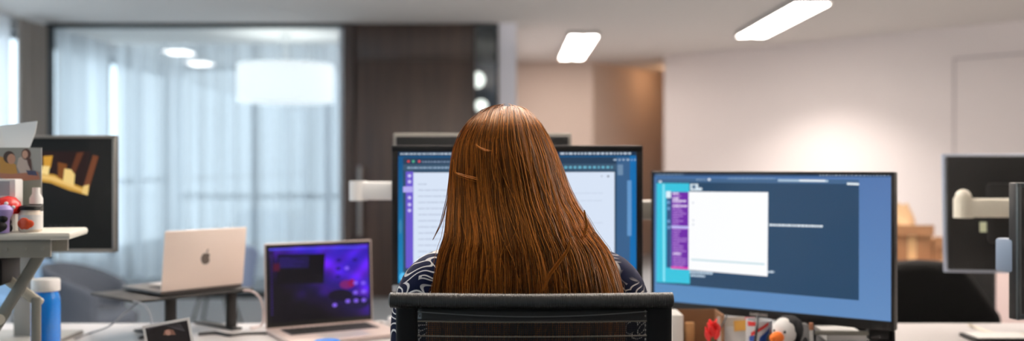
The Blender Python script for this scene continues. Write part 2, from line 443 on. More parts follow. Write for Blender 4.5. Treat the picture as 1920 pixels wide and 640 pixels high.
# drum pendant
t = thing('drum_pendant', 'large white drum pendant lamp hanging in the glazed meeting room', 'pendant lamp', (X(536, 9.75), 9.75, Z(192, 9.75)))
dz = Z(122, 9.75) - Z(192, 9.75); rr_ = 89 / F * 9.75
b = MB(); b.lathe([(rr_ - 0.004, 0.0), (rr_, 0.0), (rr_, dz), (rr_ - 0.004, dz), (rr_ - 0.004, 0.01)], n=48); b.lathe([(rr_ - 0.006, 0.01), (0.001, 0.012), (0.001, 0.016), (rr_ - 0.006, 0.016)], n=48)
b.out('lamp_shade', mat('drum_shade_fabric', (225, 228, 228), 0.8, emit=(0.95, 0.98, 1.0), estr=0.78), t)
b = MB(); b.cyl((0, 0, 0.1), (0, 0, CH - Z(192, 9.75)), 0.006); b.cyl((0, 0, CH - Z(192, 9.75) - 0.03), (0, 0, CH - Z(192, 9.75)), 0.06); b.out('cord', white_pl, t)
# globes behind the grey pane
gm = mat('globe_glow', (255, 250, 240), 0.5, emit=(1, 0.97, 0.9), estr=2.5)
for (px, py, ss, lb) in ((896, 150, 1.15, 'upper glowing globe lamp behind the narrow grey pane'), (902, 198, 0.9, 'lower glowing globe lamp behind the narrow grey pane')):
    Yb = 10.6 if py < 170 else 11.3; c = P(px, py, Yb)
    t = thing('globe_pendant', lb, 'pendant lamp', (c.x, c.y, c.z - 0.08))
    b = MB(); b.sph((0, 0, 0.08), (0.072, 0.072, 0.072 * ss)); b.out('globe', gm, t)
    b = MB(); b.cyl((0, 0, 0.16), (0, 0, CH - c.z + 0.08), 0.004); b.out('cord', blackm, t)
# hallway downlight
t = thing('hall_ceiling_lamp', 'small warm ceiling lamp round the hallway corner', 'ceiling light', (2.12, 13.1, CH - 0.14))
b = MB(); b.cyl((0, 0, 0.10), (0, 0, 0.14), 0.07); b.out('mount', lum_white, t)
b = MB(); b.sph((0, 0, 0.05), (0.07, 0.07, 0.055)); b.out('diffuser', mat('warm_glow', (255, 255, 255), 0.5, emit=(1, 0.80, 0.60), estr=20), t)

# ================================================================== DESK
DZ = 0.73
desk = thing('bench_desk', 'long white office desk under all the monitors and laptops', 'desk', (0.1, 2.47, 0))
b = MB(); b.box((0, 0, DZ - 0.0125), (5.0, 0.98, 0.025), 0.003); b.out('tabletop', white_desk, desk)
for sx in (-2.3, -0.8, 0.8, 2.3):
    b = MB()
    b.box((sx, -0.40, 0.352), (0.06, 0.06, 0.705), 0.004); b.out('leg', white_pl, desk)
    b = MB(); b.box((sx, 0.40, 0.352), (0.06, 0.06, 0.705), 0.004); b.out('leg', white_pl, desk)
b = MB(); b.box((0, 0, 0.675), (4.6, 0.05, 0.05)); b.out('crossbeam', white_pl, desk)

# ================================================================== MONITORS
def monitor(label, cx, cy, zb, W, H, rz, bez=0.010, chin=0.018, bodym=black, framem=None, thick=0.022, rx=0.0):
    t = thing('monitor', label, 'monitor', (cx, cy, zb), rz, rx=rx)
    b = MB(); b.box((0, thick * 0.5, H / 2), (W, thick, H), 0.003)
    b.box((0, thick + 0.012, H * 0.48), (W * 0.62, 0.026, H * 0.55), 0.010, seg=3)
    b.out('housing', bodym, t)
    b = MB(); z0, z1 = chin, H - bez; xh = W / 2 - bez
    b.box((0, -0.002, chin / 2), (W, 0.006, chin), 0.0015); b.box((0, -0.002, H - bez / 2), (W, 0.006, bez), 0.0015)
    for s in (-1, 1): b.box((s * (W / 2 - bez / 2), -0.002, H / 2), (bez, 0.006, H), 0.0015)
    b.out('bezel', framem or bodym, t)
    return t, W - 2 * bez, H - bez - chin, chin
def stand(t, H, zb, W=0.24, D=0.2, m=None):
    """pedestal from the desk to the housing"""
    b = MB(); hz = zb - DZ
    b.box((0, 0.055, -hz + 0.006), (W, D, 0.012), 0.004); b.out('stand_base', m or black, t)
    b = MB(); b.box((0, 0.058, (-hz + 0.012 + H * 0.4) / 2), (0.05, 0.018, hz + H * 0.4), 0.004); b.out('stand_neck', m or black, t)

# --- centre monitor
Yc = 2.42
cx = X(970, Yc); Wc = 470 / F * Yc; zb = Z(548, Yc); Hc = Z(273, Yc) - zb
t, sw, sh, chin = monitor('large black monitor straight behind the red-haired woman, showing a white document', cx, Yc, zb, Wc, Hc, R(0.5), bez=0.0155, chin=0.022)
stand(t, Hc, zb, m=silver)
b = MB(); b.box((0, -0.0035, 0.0095), (Wc - 0.004, 0.008, 0.017), 0.002); b.out('chin', silver, t)
quad = [(748, 285), (1193, 286), (1193, 534), (748, 531)]
p = Picture(sw, sh, quad, (0, -0.0005, chin))
def wall1(u, v):
    e = max(0, 1 - min(u, 1 - u) / 0.12); a = (22 + 20 * v, 84 + 50 * v, 132 + 60 * v)
    return (a[0] * (1 - 0.3 * e), a[1] * (1 - 0.05 * e) + 10 * v, a[2])
p.base(wall1)
p.rect(748, 285, 1193, 293, (28, 52, 78))
p.dashes(752, 850, 289, 3.2, (190, 205, 220)); p.dashes(1050, 1185, 289, 3.6, (200, 212, 225), lo=3, hi=8, gap=2.5)
p.rect(757, 296, 1156, 531, (46, 74, 100)); p.rect(757, 296, 1156, 308, (38, 62, 88)); p.rect(757, 309, 1156, 320, (62, 88, 112), False)
p.rect(1156, 296, 1181, 534, (58, 96, 138)); p.rect(1181, 293, 1193, 534, (16, 108, 176), False); p.rect(1176, 340, 1184, 445, (100, 150, 200))
p.rect(1158, 310, 1168, 330, (110, 140, 170))
p.disc(767, 303, 2.4, 2.4, (220, 70, 70)); p.disc(776, 303, 2.4, 2.4, (90, 190, 150), up=False); p.disc(787, 303, 2.4, 2.4, (225, 80, 90), up=False)
p.dashes(792, 850, 304, 3, (120, 140, 165)); p.dashes(765, 850, 315, 3, (150, 175, 200)); p.dashes(1058, 1148, 315, 4, (110, 190, 215), lo=3, hi=6, gap=4)
p.dashes(1150, 1192, 301, 3, (170, 190, 210), gap=4)
p.rect(762, 322, 776, 503, (108, 88, 205)); p.rect(776, 324, 1152, 534, (216, 228, 246), False)
for yy in (330, 341, 356, 371, 384, 395): p.disc(769, yy, 3.2, 3.2, (205, 200, 245), up=(yy == 330))
p.rect(757, 350, 775, 361, (180, 172, 240))
p.dashes(785, 800, 346, 1.6, (150, 165, 190))
for k in range(13):
    p.dashes(785, 838, 357 + k * 11.5, 1.4, (170, 182, 205), lo=8, hi=24, up=(k == 0))
    p.dashes(1062, 1130, 350 + k * 14, 1.3, (196, 208, 228), lo=8, hi=24, up=False) if k in (1, 2, 5) else None
p.disc(1140, 332, 2, 2, (110, 120, 140)); p.disc(1128, 332, 1.4, 1.4, (150, 160, 180), up=False)
p.disc(757, 520, 7, 9, (90, 190, 240)); p.disc(752, 425, 3, 14, (60, 130, 170), up=False)
p.out('screen', M_SCREEN, t)

# --- right monitor
pl = Vector((X(1222, 2.68), 2.68)); pr = Vector((X(1678, 2.30), 2.30))
Wr = (pr - pl).length; mid = (pl + pr) / 2; rzr = math.atan2(pr.y - pl.y, pr.x - pl.x)
zb = (Z(582, 2.68) + Z(617, 2.30)) / 2; zt_ = (Z(319, 2.68) + Z(325, 2.30)) / 2; Hr = zt_ - zb
t, sw, sh, chin = monitor('black monitor right of the woman, turned towards her, with a white window on dark blue', mid.x, mid.y, zb, Wr, Hr, rzr, bez=0.008, chin=0.022)
quad = [(1228, 325), (1671, 332), (1667, 602), (1227, 566)]
p = Picture(sw, sh, quad, (0, -0.0005, chin))
p.base(lambda u, v: (74 + 16 * v + 10 * u, 118 + 22 * v, 172 + 18 * v))
def Q(x, y): return 1200 + x / 1.882, 300 + y / 1.882
def quadp(a, col, up=True): p.poly([Q(*k) for k in (a[0], a[3], a[2], a[1])], col, up)
quadp([(52, 46), (888, 57), (888, 66), (52, 56)], (50, 82, 122))
x, y = Q(640, 55)
p.dashes(x, Q(884, 0)[0], y + 0.5, 2.6, (215, 228, 240), 0.012, 1.5, 5, 3); p.dashes(Q(60, 0)[0], Q(160, 0)[0], Q(0, 50)[1], 1.6, (130, 160, 190))
quadp([(60, 70), (776, 84), (770, 496), (60, 440)], (38, 70, 100))
quadp([(60, 62), (776, 74), (776, 90), (60, 76)], (66, 100, 138))
p.dashes(Q(205, 0)[0], Q(240, 0)[0], Q(0, 69)[1], 2, (150, 175, 200), 0.01); p.disc(*Q(251, 69), 3, 2.4, (225, 235, 245))
p.dashes(Q(318, 0)[0], Q(485, 0)[0], Q(0, 66)[1], 2, (130, 160, 190), 0.01)
quadp([(495, 70), (670, 74), (670, 82), (495, 78)], (170, 195, 215)); quadp([(570, 72), (660, 74), (660, 80), (570, 78)], (240, 246, 250))
quadp([(735, 84), (776, 86), (776, 94), (735, 92)], (225, 235, 240)); p.disc(*Q(75, 75), 3, 2, (230, 240, 250))
quadp([(62, 80), (180, 82), (180, 442), (60, 436)], (58, 200, 226))
for k in range(40):
    y0 = 86 + k * 9; p.dashes(Q(66, 0)[0], Q(178, 0)[0], Q(0, y0)[1], 1.6, (34, 172, 204), 0.02, 1.5, 1.8, 1.4, up=(k == 0))
quadp([(84, 84), (90, 84), (90, 434), (84, 434)], (150, 235, 250))
quadp([(98, 112), (116, 112), (112, 386), (96, 384)], (48, 84, 130))
quadp([(96, 110), (114, 110), (114, 134), (96, 134)], (225, 240, 250))
for yy in (150, 172, 218, 240): p.disc(*Q(105, yy), 2.6, 3.2, (120, 165, 215), up=(yy == 150))
quadp([(116, 112), (178, 113), (176, 392), (113, 388)], (112, 42, 168))
for k in range(30):
    y0 = 118 + k * 9; h = 5.2 if k in (0, 2, 3, 5, 24) else 2.6
    p.dashes(Q(120, 0)[0], Q(120 + random.choice((22, 30, 38, 48, 52)), 0)[0], Q(0, y0)[1], h / 1.5, (232, 215, 245) if k in (0, 2, 3, 5, 24) else (196, 150, 225), 0.02, 2, 8, 0.8, up=(k == 0))
quadp([(114, 234), (177, 236), (177, 244), (114, 242)], (190, 190, 245)); quadp([(113, 380), (176, 383), (176, 391), (113, 388)], (228, 60, 170))
quadp([(184, 84), (212, 84), (212, 108), (184, 108)], (220, 235, 245)); p.disc(*Q(197, 95), 4, 4, (80, 110, 140)); quadp([(212, 98), (226, 98), (226, 108), (212, 108)], (220, 235, 245), False)
quadp([(178, 112), (461, 116), (456, 414), (176, 392)], (252, 253, 255))
for yy in (152, 215, 230, 356): p.disc(*Q(194, yy), 1.6, 1.6, (190, 195, 205), up=(yy == 152))
quadp([(186, 352), (446, 368), (446, 374), (186, 358)], (198, 222, 228))
p.dashes(Q(464, 0)[0], Q(650, 0)[0], Q(0, 232)[1], 4, (222, 232, 240), 0.03, 2, 7, 0.8)
p.dashes(Q(180, 0)[0], Q(262, 0)[0], Q(0, 400)[1], 4, (190, 212, 230), 0.06, 2, 7, 0.8); p.dashes(Q(184, 0)[0], Q(235, 0)[0], Q(0, 412)[1], 3.6, (190, 212, 230), 0.06, 2, 7, 0.8)
p.dashes(Q(458, 0)[0], Q(480, 0)[0], Q(0, 398)[1], 4, (210, 225, 238))
p.out('screen', M_SCREEN, t)
fc = bpy.data.curves.new('logo', 'FONT'); fc.body = 'SAMSUNG'; fc.size = 0.0095; fc.align_x = 'CENTER'; fc.extrude = 0.0003; fc.offset = 0.0002; fc.space_character = 1.1
tmp = bpy.data.objects.new('tmp', fc); COL.objects.link(tmp); bpy.context.view_layer.update()
me = bpy.data.meshes.new_from_object(tmp.evaluated_get(bpy.context.evaluated_depsgraph_get())); bpy.data.objects.remove(tmp)
me.materials.clear(); me.materials.append(mat('logo_silver', (205, 200, 192), 0.4, 0.2))
lg = bpy.data.objects.new('logo', me); COL.objects.link(lg); lg.parent = t; lg.location = (-0.012, -0.0056, 0.0065); lg.rotation_euler = (PI / 2, 0, 0); lg['label'] = 'silver lettering on the chin'
RIGHT_MON = t; RZR = rzr; RMID = mid

# --- left monitor behind the riser
Yl = 2.62; xr_ = X(217, Yl); Wl = 0.54; zb = Z(474, Yl); Hl = Z(254, Yl) - zb
t, sw, sh, chin = monitor('grey framed monitor behind the sit-stand riser at left, showing wooden bars on black', xr_ - Wl / 2, Yl, zb, Wl, Hl, R(0), bez=0.008, chin=0.010, bodym=darkgrey, framem=mat('grey_frame', (128, 126, 122), 0.4, 0.3))
stand(t, Hl, zb, m=grey_metal)
def L(x, y): return x / 1.4545, 200 + y / 1.4545
xl_ = 960 + (xr_ - Wl + 0.008) / Yl * F
p = Picture(sw, sh, [(xl_, 258), (213, 258), (213, 468), (xl_, 468)], (0, -0.0005, chin))
p.base(lambda u, v: (12, 14, 11), 4, 4)
def lp(pts, c, up=True): p.poly([L(*k) for k in pts][::-1], c, up)
lp([(100, 120), (250, 120), (235, 235), (110, 190)], (34, 14, 10))
lp([(100, 178), (150, 184), (190, 205), (245, 226), (241, 242), (190, 228), (140, 208), (100, 202)], (196, 148, 62))
lp([(110, 184), (150, 190), (190, 210), (240, 232), (240, 236), (190, 218), (140, 200), (100, 194)], (232, 190, 110))
lp([(120, 134), (146, 132), (140, 165), (122, 180)], (206, 150, 50)); lp([(118, 160), (138, 162), (134, 186), (114, 182)], (244, 214, 140))
lp([(160, 150), (186, 156), (176, 200), (160, 192)], (120, 68, 24)); lp([(178, 168), (208, 172), (204, 216), (174, 204)], (236, 202, 126))
lp([(212, 124), (232, 122), (206, 184), (196, 170)], (92, 48, 24)); lp([(256, 130), (272, 134), (246, 222), (228, 224)], (112, 62, 34)); lp([(230, 216), (246, 212), (242, 242), (226, 236)], (230, 196, 120))
for k in range(5): p.disc(*L(140 + k * 15, 328), 4, 3, (44, 44, 44), up=(k == 0))
p.out('screen', M_SCREEN, t)

# --- monitor facing away behind the centre one
Yb = 2.78
monitor_back = []
def back_monitor(label, xl, xr, ztop, zbot, Yv, rx=0.0, rz=PI, edge=silver):
    W = xr - xl; H = ztop - zbot
    t = thing('monitor', label, 'monitor', ((xl + xr) / 2, Yv, zbot), rz, rx=rx)
    b = MB(); b.box((0, 0, H / 2), (W, 0.016, H), 0.003); b.out('frame', edge, t)
    b = MB(); b.box((0, 0.012, H / 2), (W - 0.016, 0.016, H - 0.016), 0.005); b.box((0, 0.022, H * 0.5), (W * 0.55, 0.02, H * 0.5), 0.01); b.out('back_cover', black, t)
    b = MB(); b.box((0, -0.0085, H / 2), (W - 0.02, 0.002, H - 0.02)); b.out('screen', mat('dark_screen', (14, 15, 17), 0.15), t)
    b = MB(); b.box((0, 0.036, H * 0.5), (0.1, 0.012, 0.1), 0.003); b.out('mount_plate', grey_metal, t)
    return t, H
t, hb = back_monitor('silver framed monitor facing away, just peeking above the centre monitor', X(738, Yb), X(1071, Yb), Z(250, Yb), Z(250, Yb) - 0.30, Yb, rx=R(0), edge=mat('dull_silver', (132, 128, 120), 0.5, 0.2))
t2b = t
Yr = 2.92
t, h2 = back_monitor('monitor facing away at right, black back with silver frame and a label', X(1781, Yr), X(1781, Yr) + 0.52, Z(288, Yr), Z(514, Yr), Yr + 0.01, rx=R(4), rz=PI - R(8), edge=mat('silver_blue_reflection', (176, 184, 200), 0.35, 0.5))  # silver frame tinted pale blue, the reflection on its edge put into the colour
t3b = t
b = MB(); b.box((0.125, 0.0205, 0.135), (0.075, 0.0015, 0.03)); o = b.out('sticker', mat('sticker', (214, 222, 190), 0.6), t); o['label'] = 'pale green label'
# nearest monitor at the right edge
Yn = 2.2; zb = Z(600, Yn); Hn = Z(343, Yn) - zb
t, sw, sh, chin = monitor('dark switched-off monitor cut by the right edge of the picture', X(1896, Yn) + 0.27, Yn + 0.08, zb, 0.55, Hn, R(18), bez=0.010, chin=0.012, bodym=black, framem=mat('dark_blue_grey', (58, 66, 70), 0.35))
b = MB(); b.box((0, -0.0012, chin + sh / 2), (sw, 0.002, sh)); b.out('screen', MATS['dark_screen'], t)
stand(t, Hn, zb)
b = MB(); b.box((-0.262, 0.035, 0.14), (0.03, 0.05, 0.075), 0.006); b.out('side_hub', mat('blue_grey_plastic', (120, 136, 156), 0.4), t)

# --- monitor arms
def arm_box(b, p0, p1, w, h, bev=0.008):
    p0 = Vector(p0); p1 = Vector(p1); d = p1 - p0
    M = Matrix.Translation((p0 + p1) / 2) @ Matrix.Rotation(math.atan2(d.y, d.x), 4, 'Z')
    b.box((0, 0, 0), (d.length, w, h), bev, M)
def monitor_arm(mon, label, pole, za, elbow, tip, colour, knob=False):
    t = thing('monitor_arm', label, 'monitor arm', (pole[0], pole[1], DZ))
    ox, oy = pole
    L_ = lambda q: (q[0] - ox, q[1] - oy, za - DZ)
    b = MB(); b.cyl((0, 0, 0.015), (0, 0, za - DZ + 0.02), 0.017); b.out('pole', silver, t)
    b = MB(); b.box((0, 0, 0.008), (0.09, 0.09, 0.016), 0.004); b.out('clamp', silver, t)
    b = MB(); arm_box(b, L_(pole), L_(elbow), 0.045, 0.052); b.out('lower_arm', colour, t)
    dz_ = 0.0
    b = MB(); e2 = (elbow[0], elbow[1]); arm_box(b, Vector(L_(e2)), Vector(L_(tip)), 0.04, 0.05); b.out('upper_arm', colour, t)
    b = MB(); q = Vector(L_(elbow)); b.cyl(q + Vector((0, 0, -0.028)), q + Vector((0, 0, 0.028)), 0.026)
    if knob: b.sph(q + Vector((0, 0, 0.03)), (0.022, 0.022, 0.022))
    b.out('elbow_joint', colour, t)
    for k in ('label', 'category'): del t[k]
    bpy.context.view_layer.update(); t.parent = mon; t.matrix_parent_inverse = mon.matrix_world.inverted(); t['label'] = label
    return t
monitor_arm(t2b, 'white monitor arm sticking out left behind the centre monitor', (0.10, 2.86), Z(358, 2.86), (X(672, 2.86), 2.86), (X(905, 2.83), 2.845), white_pl)
monitor_arm(RIGHT_MON, 'grey monitor arm bridging the gap between the centre and right monitors', (X(1120, 2.7), 2.70), Z(394, 2.72), (X(1290, 2.74), 2.76), (0.60, 2.60), mat('warm_grey_metal', (140, 136, 128), 0.45, 0.3))
monitor_arm(t3b, 'white monitor arm with round knob crossing the back of the right-hand monitor', (X(2050, 2.78), 2.78), Z(390, 2.80), (X(1806, 2.80), 2.80), (1.50, 2.86), cream_metal, True)

# ================================================================== LAPTOPS
def laptop(label, hinge_c, rz, W, D, lid_h, open_deg, bodym, kbm, on_screen=None, quad=None, name='laptop', zb=DZ, logo=False, basem=None):
    """hinge line centre at hinge_c; the keyboard side faces local -Y"""
    t = thing(name, label, 'laptop', (hinge_c[0], hinge_c[1], zb), rz)
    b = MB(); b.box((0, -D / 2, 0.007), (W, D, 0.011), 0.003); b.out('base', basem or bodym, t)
    b = MB(); b.box((0, -D * 0.33, 0.0132), (W * 0.80, D * 0.42, 0.0012)); b.out('keyboard', kbm, t)
    kb = t.children[-1]
    b = MB()
    nx, ny = 13, 5; kw = W * 0.78 / nx; kd = D * 0.40 / ny
    for i in range(nx):
        for j in range(ny): b.box((-W * 0.39 + (i + 0.5) * kw, -D * 0.13 - (j + 0.5) * kd, 0.0145), (kw * 0.84, kd * 0.84, 0.0016))
    b.out('keycaps', blackm, kb, smooth=0)
    b = MB(); b.box((0, -D * 0.78, 0.0128), (W * 0.40, D * 0.34, 0.0008)); b.out('trackpad', mat('trackpad_grey', (190, 182, 178), 0.35, 0.3), t)
    lid = bpy.data.objects.new('lid', None)
    Ml = Matrix.Translation((0, 0.002, 0.012)) @ Matrix.Rotation(-R(open_deg - 90), 4, 'X')
    b = MB(); b.box((0, 0, lid_h / 2), (W, 0.005, lid_h), 0.0022, Ml); lid = b.out('lid', bodym, t)
    b = MB(); b.box((0, -0.0028, lid_h / 2), (W - 0.006, 0.0008, lid_h - 0.006), 0.0, Ml); b.out('screen_bezel', blackm, lid)
    if on_screen:
        p = Picture(W - 0.022, lid_h - 0.030, quad, (0, 0, 0)); on_screen(p); s = p.out('screen', M_SCREEN, lid)
        s.matrix_local = Ml @ Matrix.Translation((0, -0.0036, 0.017))
    if logo:
        s = 0.018; b = MB(); out = []
        # apple silhouette with a bite and a leaf
        for k in range(40):
            a = 2 * PI * k / 40 + PI / 2; x = math.cos(a); y = math.sin(a)
            r = 1.0 - 0.16 * math.exp(-((a - PI / 2) % (2 * PI) - 0) ** 2 / 0.05) - 0.16 * math.exp(-((a - PI / 2) % (2 * PI) - 2 * PI) ** 2 / 0.05)
            r -= 0.10 * math.exp(-(a - 3 * PI / 2) ** 2 / 0.04); r *= (1.0 if y > 0 else 1.0 - 0.06 * abs(x))
            px_, py_ = x * r * 0.92, y * r
            dx, dy = px_ - 1.12, py_ - 0.12; dd = math.hypot(dx, dy)
            if dd < 0.48: px_, py_ = 1.12 + dx / dd * 0.48, 0.12 + dy / dd * 0.48
            out.append((px_ * s * 0.9, py_ * s * 0.95))
        c = lid_h * 0.5
        b.prism([Ml @ Vector((-x, 0.0026, c + y)) for x, y in out], (0, 0.0004, 0))
        lf = [(0.02, 1.0), (0.10, 1.35), (0.42, 1.62), (0.40, 1.30), (0.22, 1.06)]
        b.prism([Ml @ Vector((-x * s * 0.9, 0.0026, c + y * s * 0.95)) for x, y in lf], (0, 0.0004, 0))
        o = b.out('logo', mat('dark_mirror', (92, 84, 78), 0.3, 0.6), lid, smooth=0); o['label'] = 'dark fruit shaped emblem'
    return t

def purple_screen(p):
    def f(u, v):
        n = math.sin(u * 9 + 3 * math.sin(v * 5)) * math.sin(v * 11 + 2 * math.sin(u * 7)) * 0.5 + 0.5
        n2 = math.sin(u * 23 + 1) * math.sin(v * 19 + u * 6) * 0.5 + 0.5
        k = min(1, max(0, (u * 0.9 + 0.50 - v * 1.02) * 1.3)) ** 1.3 * (0.75 + 0.5 * n * n2)
        k = max(k, 0.5 * math.exp(-((u - 0.55) ** 2 / 0.01 + (v - 0.62) ** 2 / 0.01)), 0.35 * n2 * math.exp(-((u - 0.38) ** 2 / 0.03 + (v - 0.62) ** 2 / 0.02)))
        if u < 0.06: k *= 0.5
        r = 84 * k * (0.6 + 0.6 * n); return (min(150, r + 3), min(60, 22 * k + 2), min(250, 225 * k + 10))
    p.base(f, 48, 32)
    T = lambda x, y: (460 + x / 2.667, 400 + y / 2.667)
    def q(x0, y0, x1, y1, c, up=True): p.rect(*T(x0, y0), *T(x1, y1), c, up)
    q(88, 152, 600, 160, (70, 70, 235)); q(135, 184, 384, 344, (3, 2, 10)); q(140, 196, 300, 258, (20, 10, 70)); 
    for k in range(5): q(145, 202 + k * 11, 200 + (k * 37) % 90, 205 + k * 11, (42, 24, 120), up=(k == 0))
    q(115, 232, 148, 272, (78, 8, 40)); p.disc(*T(505, 352), 14, 9, (120, 20, 110)); p.disc(*T(530, 345), 7, 8, (150, 10, 60), up=False)
    p.disc(*T(475, 410), 24, 12, (8, 3, 30)); p.disc(*T(560, 450), 26, 14, (14, 6, 60), up=False)
    for k, (x, y) in enumerate(((500, 265), (448, 462), (515, 442), (558, 440), (598, 438), (552, 396), (595, 392), (590, 346), (550, 345))): p.disc(*T(x, y), 4.5, 3.6, (132, 96, 240), up=(k == 0))
    for k, (x, y) in enumerate(((456, 222), (456, 266), (456, 310), (540, 222))): p.disc(*T(x, y), 5, 3.4, (28, 16, 120), up=(k == 0))
    for k in range(22): q(100 + k * 0.8, 190 + k * 15, 105 + k * 0.8, 196 + k * 15, (70, 40, 160), up=(k == 0))
Yh0, Yh1 = 2.93, 2.77
hl = Vector((X(498, 2.77), 2.77)); hr = Vector((X(699, 2.93), 2.93))
kb_dark = mat('keyboard_plum', (48, 38, 50), 0.5)
laptop('open laptop with a vivid blue and purple screen on the white desk', (hl + hr) / 2, math.atan2(hr.y - hl.y, hr.x - hl.x), (hr - hl).length, 0.24, 0.238, 93, mat('rose_silver', (214, 196, 188), 0.4, 0.35), kb_dark,
       purple_screen, [(492, 456), (686, 453), (697, 595), (500.5, 608)])

# back laptop on the stand (faces away)
hl = Vector((X(301, 2.66), 2.66)); hr = Vector((X(454, 2.66 + 0.19), 2.66 + 0.19))
ang = math.atan2(hr.y - hl.y, hr.x - hl.x); cpt = (hl + hr) / 2
zst = 0.848
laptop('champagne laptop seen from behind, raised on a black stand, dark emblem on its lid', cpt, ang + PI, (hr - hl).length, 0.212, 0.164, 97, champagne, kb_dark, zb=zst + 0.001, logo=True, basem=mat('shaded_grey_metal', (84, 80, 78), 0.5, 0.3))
st = thing('laptop_stand', 'black metal laptop stand under the champagne laptop', 'laptop stand', (cpt.x, cpt.y, DZ), ang)
hz = zst - DZ
b = MB(); b.box((-0.025, 0.11, hz - 0.005), (0.36, 0.25, 0.008), 0.003); b.out('shelf', blackm, st)
for s in (-0.08, 0.11):
    b = MB(); b.box((s, 0.03, (hz - 0.008) / 2 + 0.003), (0.032, 0.010, hz - 0.014), 0.002); b.box((s, 0.10, 0.003), (0.034, 0.2, 0.006), 0.002); b.out('leg', blackm, st)

# ================================================================== SIT-STAND RISER at left with its load
rs = thing('sit_stand_riser', 'white sit-stand desk riser with crossed legs at the left edge', 'desk riser', (0, 0, DZ), R(12))
rs.location = (X(132, 2.07) - 0.35 * math.cos(R(12)) - 0.09 * math.sin(R(12)), 2.07 - 0.35 * math.sin(R(12)) + 0.09 * math.cos(R(12)), DZ)
zt2 = Z(434, 2.1) - DZ
xr0 = 0.35
b = MB(); b.box((0, 0, zt2 - 0.008), (0.70, 0.18, 0.016), 0.006); b.out('platform', mat('riser_white', (222, 220, 208), 0.4), rs)
b = MB(); b.box((-0.02, -0.078, zt2 - 0.034), (0.66, 0.012, 0.036), 0.002); b.box((-0.02, 0.078, zt2 - 0.034), (0.66, 0.012, 0.036), 0.002)
for k in range(3): b.cyl((xr0 - 0.055 - k * 0.035, -0.088, zt2 - 0.034), (xr0 - 0.055 - k * 0.035, -0.082, zt2 - 0.034), 0.004, n=10)
b.out('tray_rail', mat('riser_grey', (146, 145, 136), 0.5), rs)
xo, yo = rs.location.x, rs.location.y
def lpnt(px, py, Y): return Matrix.Rotation(-R(12), 3, 'Z') @ (P(px, py, Y) - Vector((xo, yo, DZ)))
def strut(p0, p1, w, dpt, name, m):
    p0 = Vector(p0); p1 = Vector(p1); d = p1 - p0; a = math.atan2(d.z, d.x)
    M = Matrix.Translation((p0 + p1) / 2) @ Matrix.Rotation(-a, 4, 'Y')
    b = MB(); b.box((0, 0, 0), (d.length + w, dpt, w), 0.006, M); b.out(name, m, rs)
strut(lpnt(72, 480, 2.12), lpnt(8, 588, 2.12), 0.024, 0.010, 'leg', MATS['riser_grey'])
strut(lpnt(-6, 508, 2.15), lpnt(68, 566, 2.15), 0.022, 0.010, 'leg', cream_metal)
strut(lpnt(68, 566, 2.15), Vector((lpnt(68, 566, 2.15).x, lpnt(68, 566, 2.15).y, 0.014)), 0.020, 0.010, 'leg', MATS['riser_grey'])
strut(lpnt(8, 588, 2.12), lpnt(-55, 690, 2.12), 0.022, 0.010, 'leg', MATS['riser_grey'])
b = MB(); b.box((-0.02, -0.08, 0.008), (0.64, 0.10, 0.016), 0.003); b.box((-0.02, 0.08, 0.008), (0.64, 0.06, 0.016), 0.003); b.out('foot_frame', blackm, rs)
b = MB(); b.cyl(lpnt(-2, 600, 2.10), lpnt(-2, 600, 2.13), 0.012); b.out('pivot_bolt', cream_metal, rs)
b = MB(); b.box((lpnt(28, 505, 2.3).x, 0.02, zt2 - 0.085), (0.075, 0.14, 0.06), 0.01); b.out('cable_box', blackm, rs)
ZR = DZ + zt2
# white paper sheet
def card(name, label, cat, W, H, loc, rz, tilt, paint, quad, back=white_pl, bord=0.0, thick=0.0012, roll=0.0):
    t = thing(name, label, cat, loc, rz, rx=-tilt, ry=roll)
    b = MB(); b.box((0, thick / 2, H / 2), (W, thick, H)); b.out('sheet', back, t)
    p = Picture(W - 2 * bord, H - 2 * bord, quad, (0, -0.0004, bord)); paint(p); p.out('picture', M_PRINT, t)
    return t
q = P(-20, 290, 2.22)
b = MB(); pts = [P(-70, 240, 2.24), P(0, 236, 2.24), P(70, 227, 2.22), P(66, 250, 2.22), P(56, 276, 2.22), P(56, 300, 2.22), P(50, 432, 2.22), P(-70, 432, 2.24)]
b.prism(pts, (0, 0.001, 0)); o = b.out('paper_sheet', mat('white_paper', (236, 234, 230), 0.7), smooth=0)
tag(o, 'blank white paper standing behind the photo print on the riser', 'paper')
# photo print with two people
def family(p):
    p.base(lambda u, v: (150 - 20 * v, 148 - 20 * v, 138 - 10 * v), 6, 6)
    V = lambda x, y: (x / 2.785, 220 + y / 2.785)
    def a(pts, c, up=True): p.poly([V(*k) for k in pts][::-1], c, up)
    a([(150, 160), (222, 165), (216, 290), (180, 280)], (168, 168, 160))
    a([(0, 205), (30, 215), (85, 250), (95, 300), (60, 320), (0, 310)], (190, 140, 62))
    p.disc(*V(50, 210), 11, 12, (70, 50, 40)); p.disc(*V(62, 220), 8, 10, (196, 146, 118))
    a([(100, 215), (130, 200), (150, 240), (165, 300), (110, 300), (90, 260)], (196, 178, 166))
    p.disc(*V(140, 195), 9, 11, (92, 60, 48)); p.disc(*V(134, 196), 5.5, 8, (206, 160, 136)); a([(140, 210), (165, 220), (170, 290), (150, 250)], (82, 54, 44))
    a([(0, 295), (60, 300), (200, 290), (215, 330), (200, 370), (150, 340), (60, 335), (0, 320)], (178, 118, 92))
    a([(140, 280), (190, 285), (200, 310), (150, 305)], (62, 66, 96))
    a([(100, 340), (220, 330), (216, 470), (100, 470)], (142, 146, 134)); a([(170, 420), (222, 412), (222, 460), (170, 460)], (216, 212, 204))
Wp = 0.20; zc_ = ZR + 0.001; xc_ = X(78, 2.16) - Wp / 2
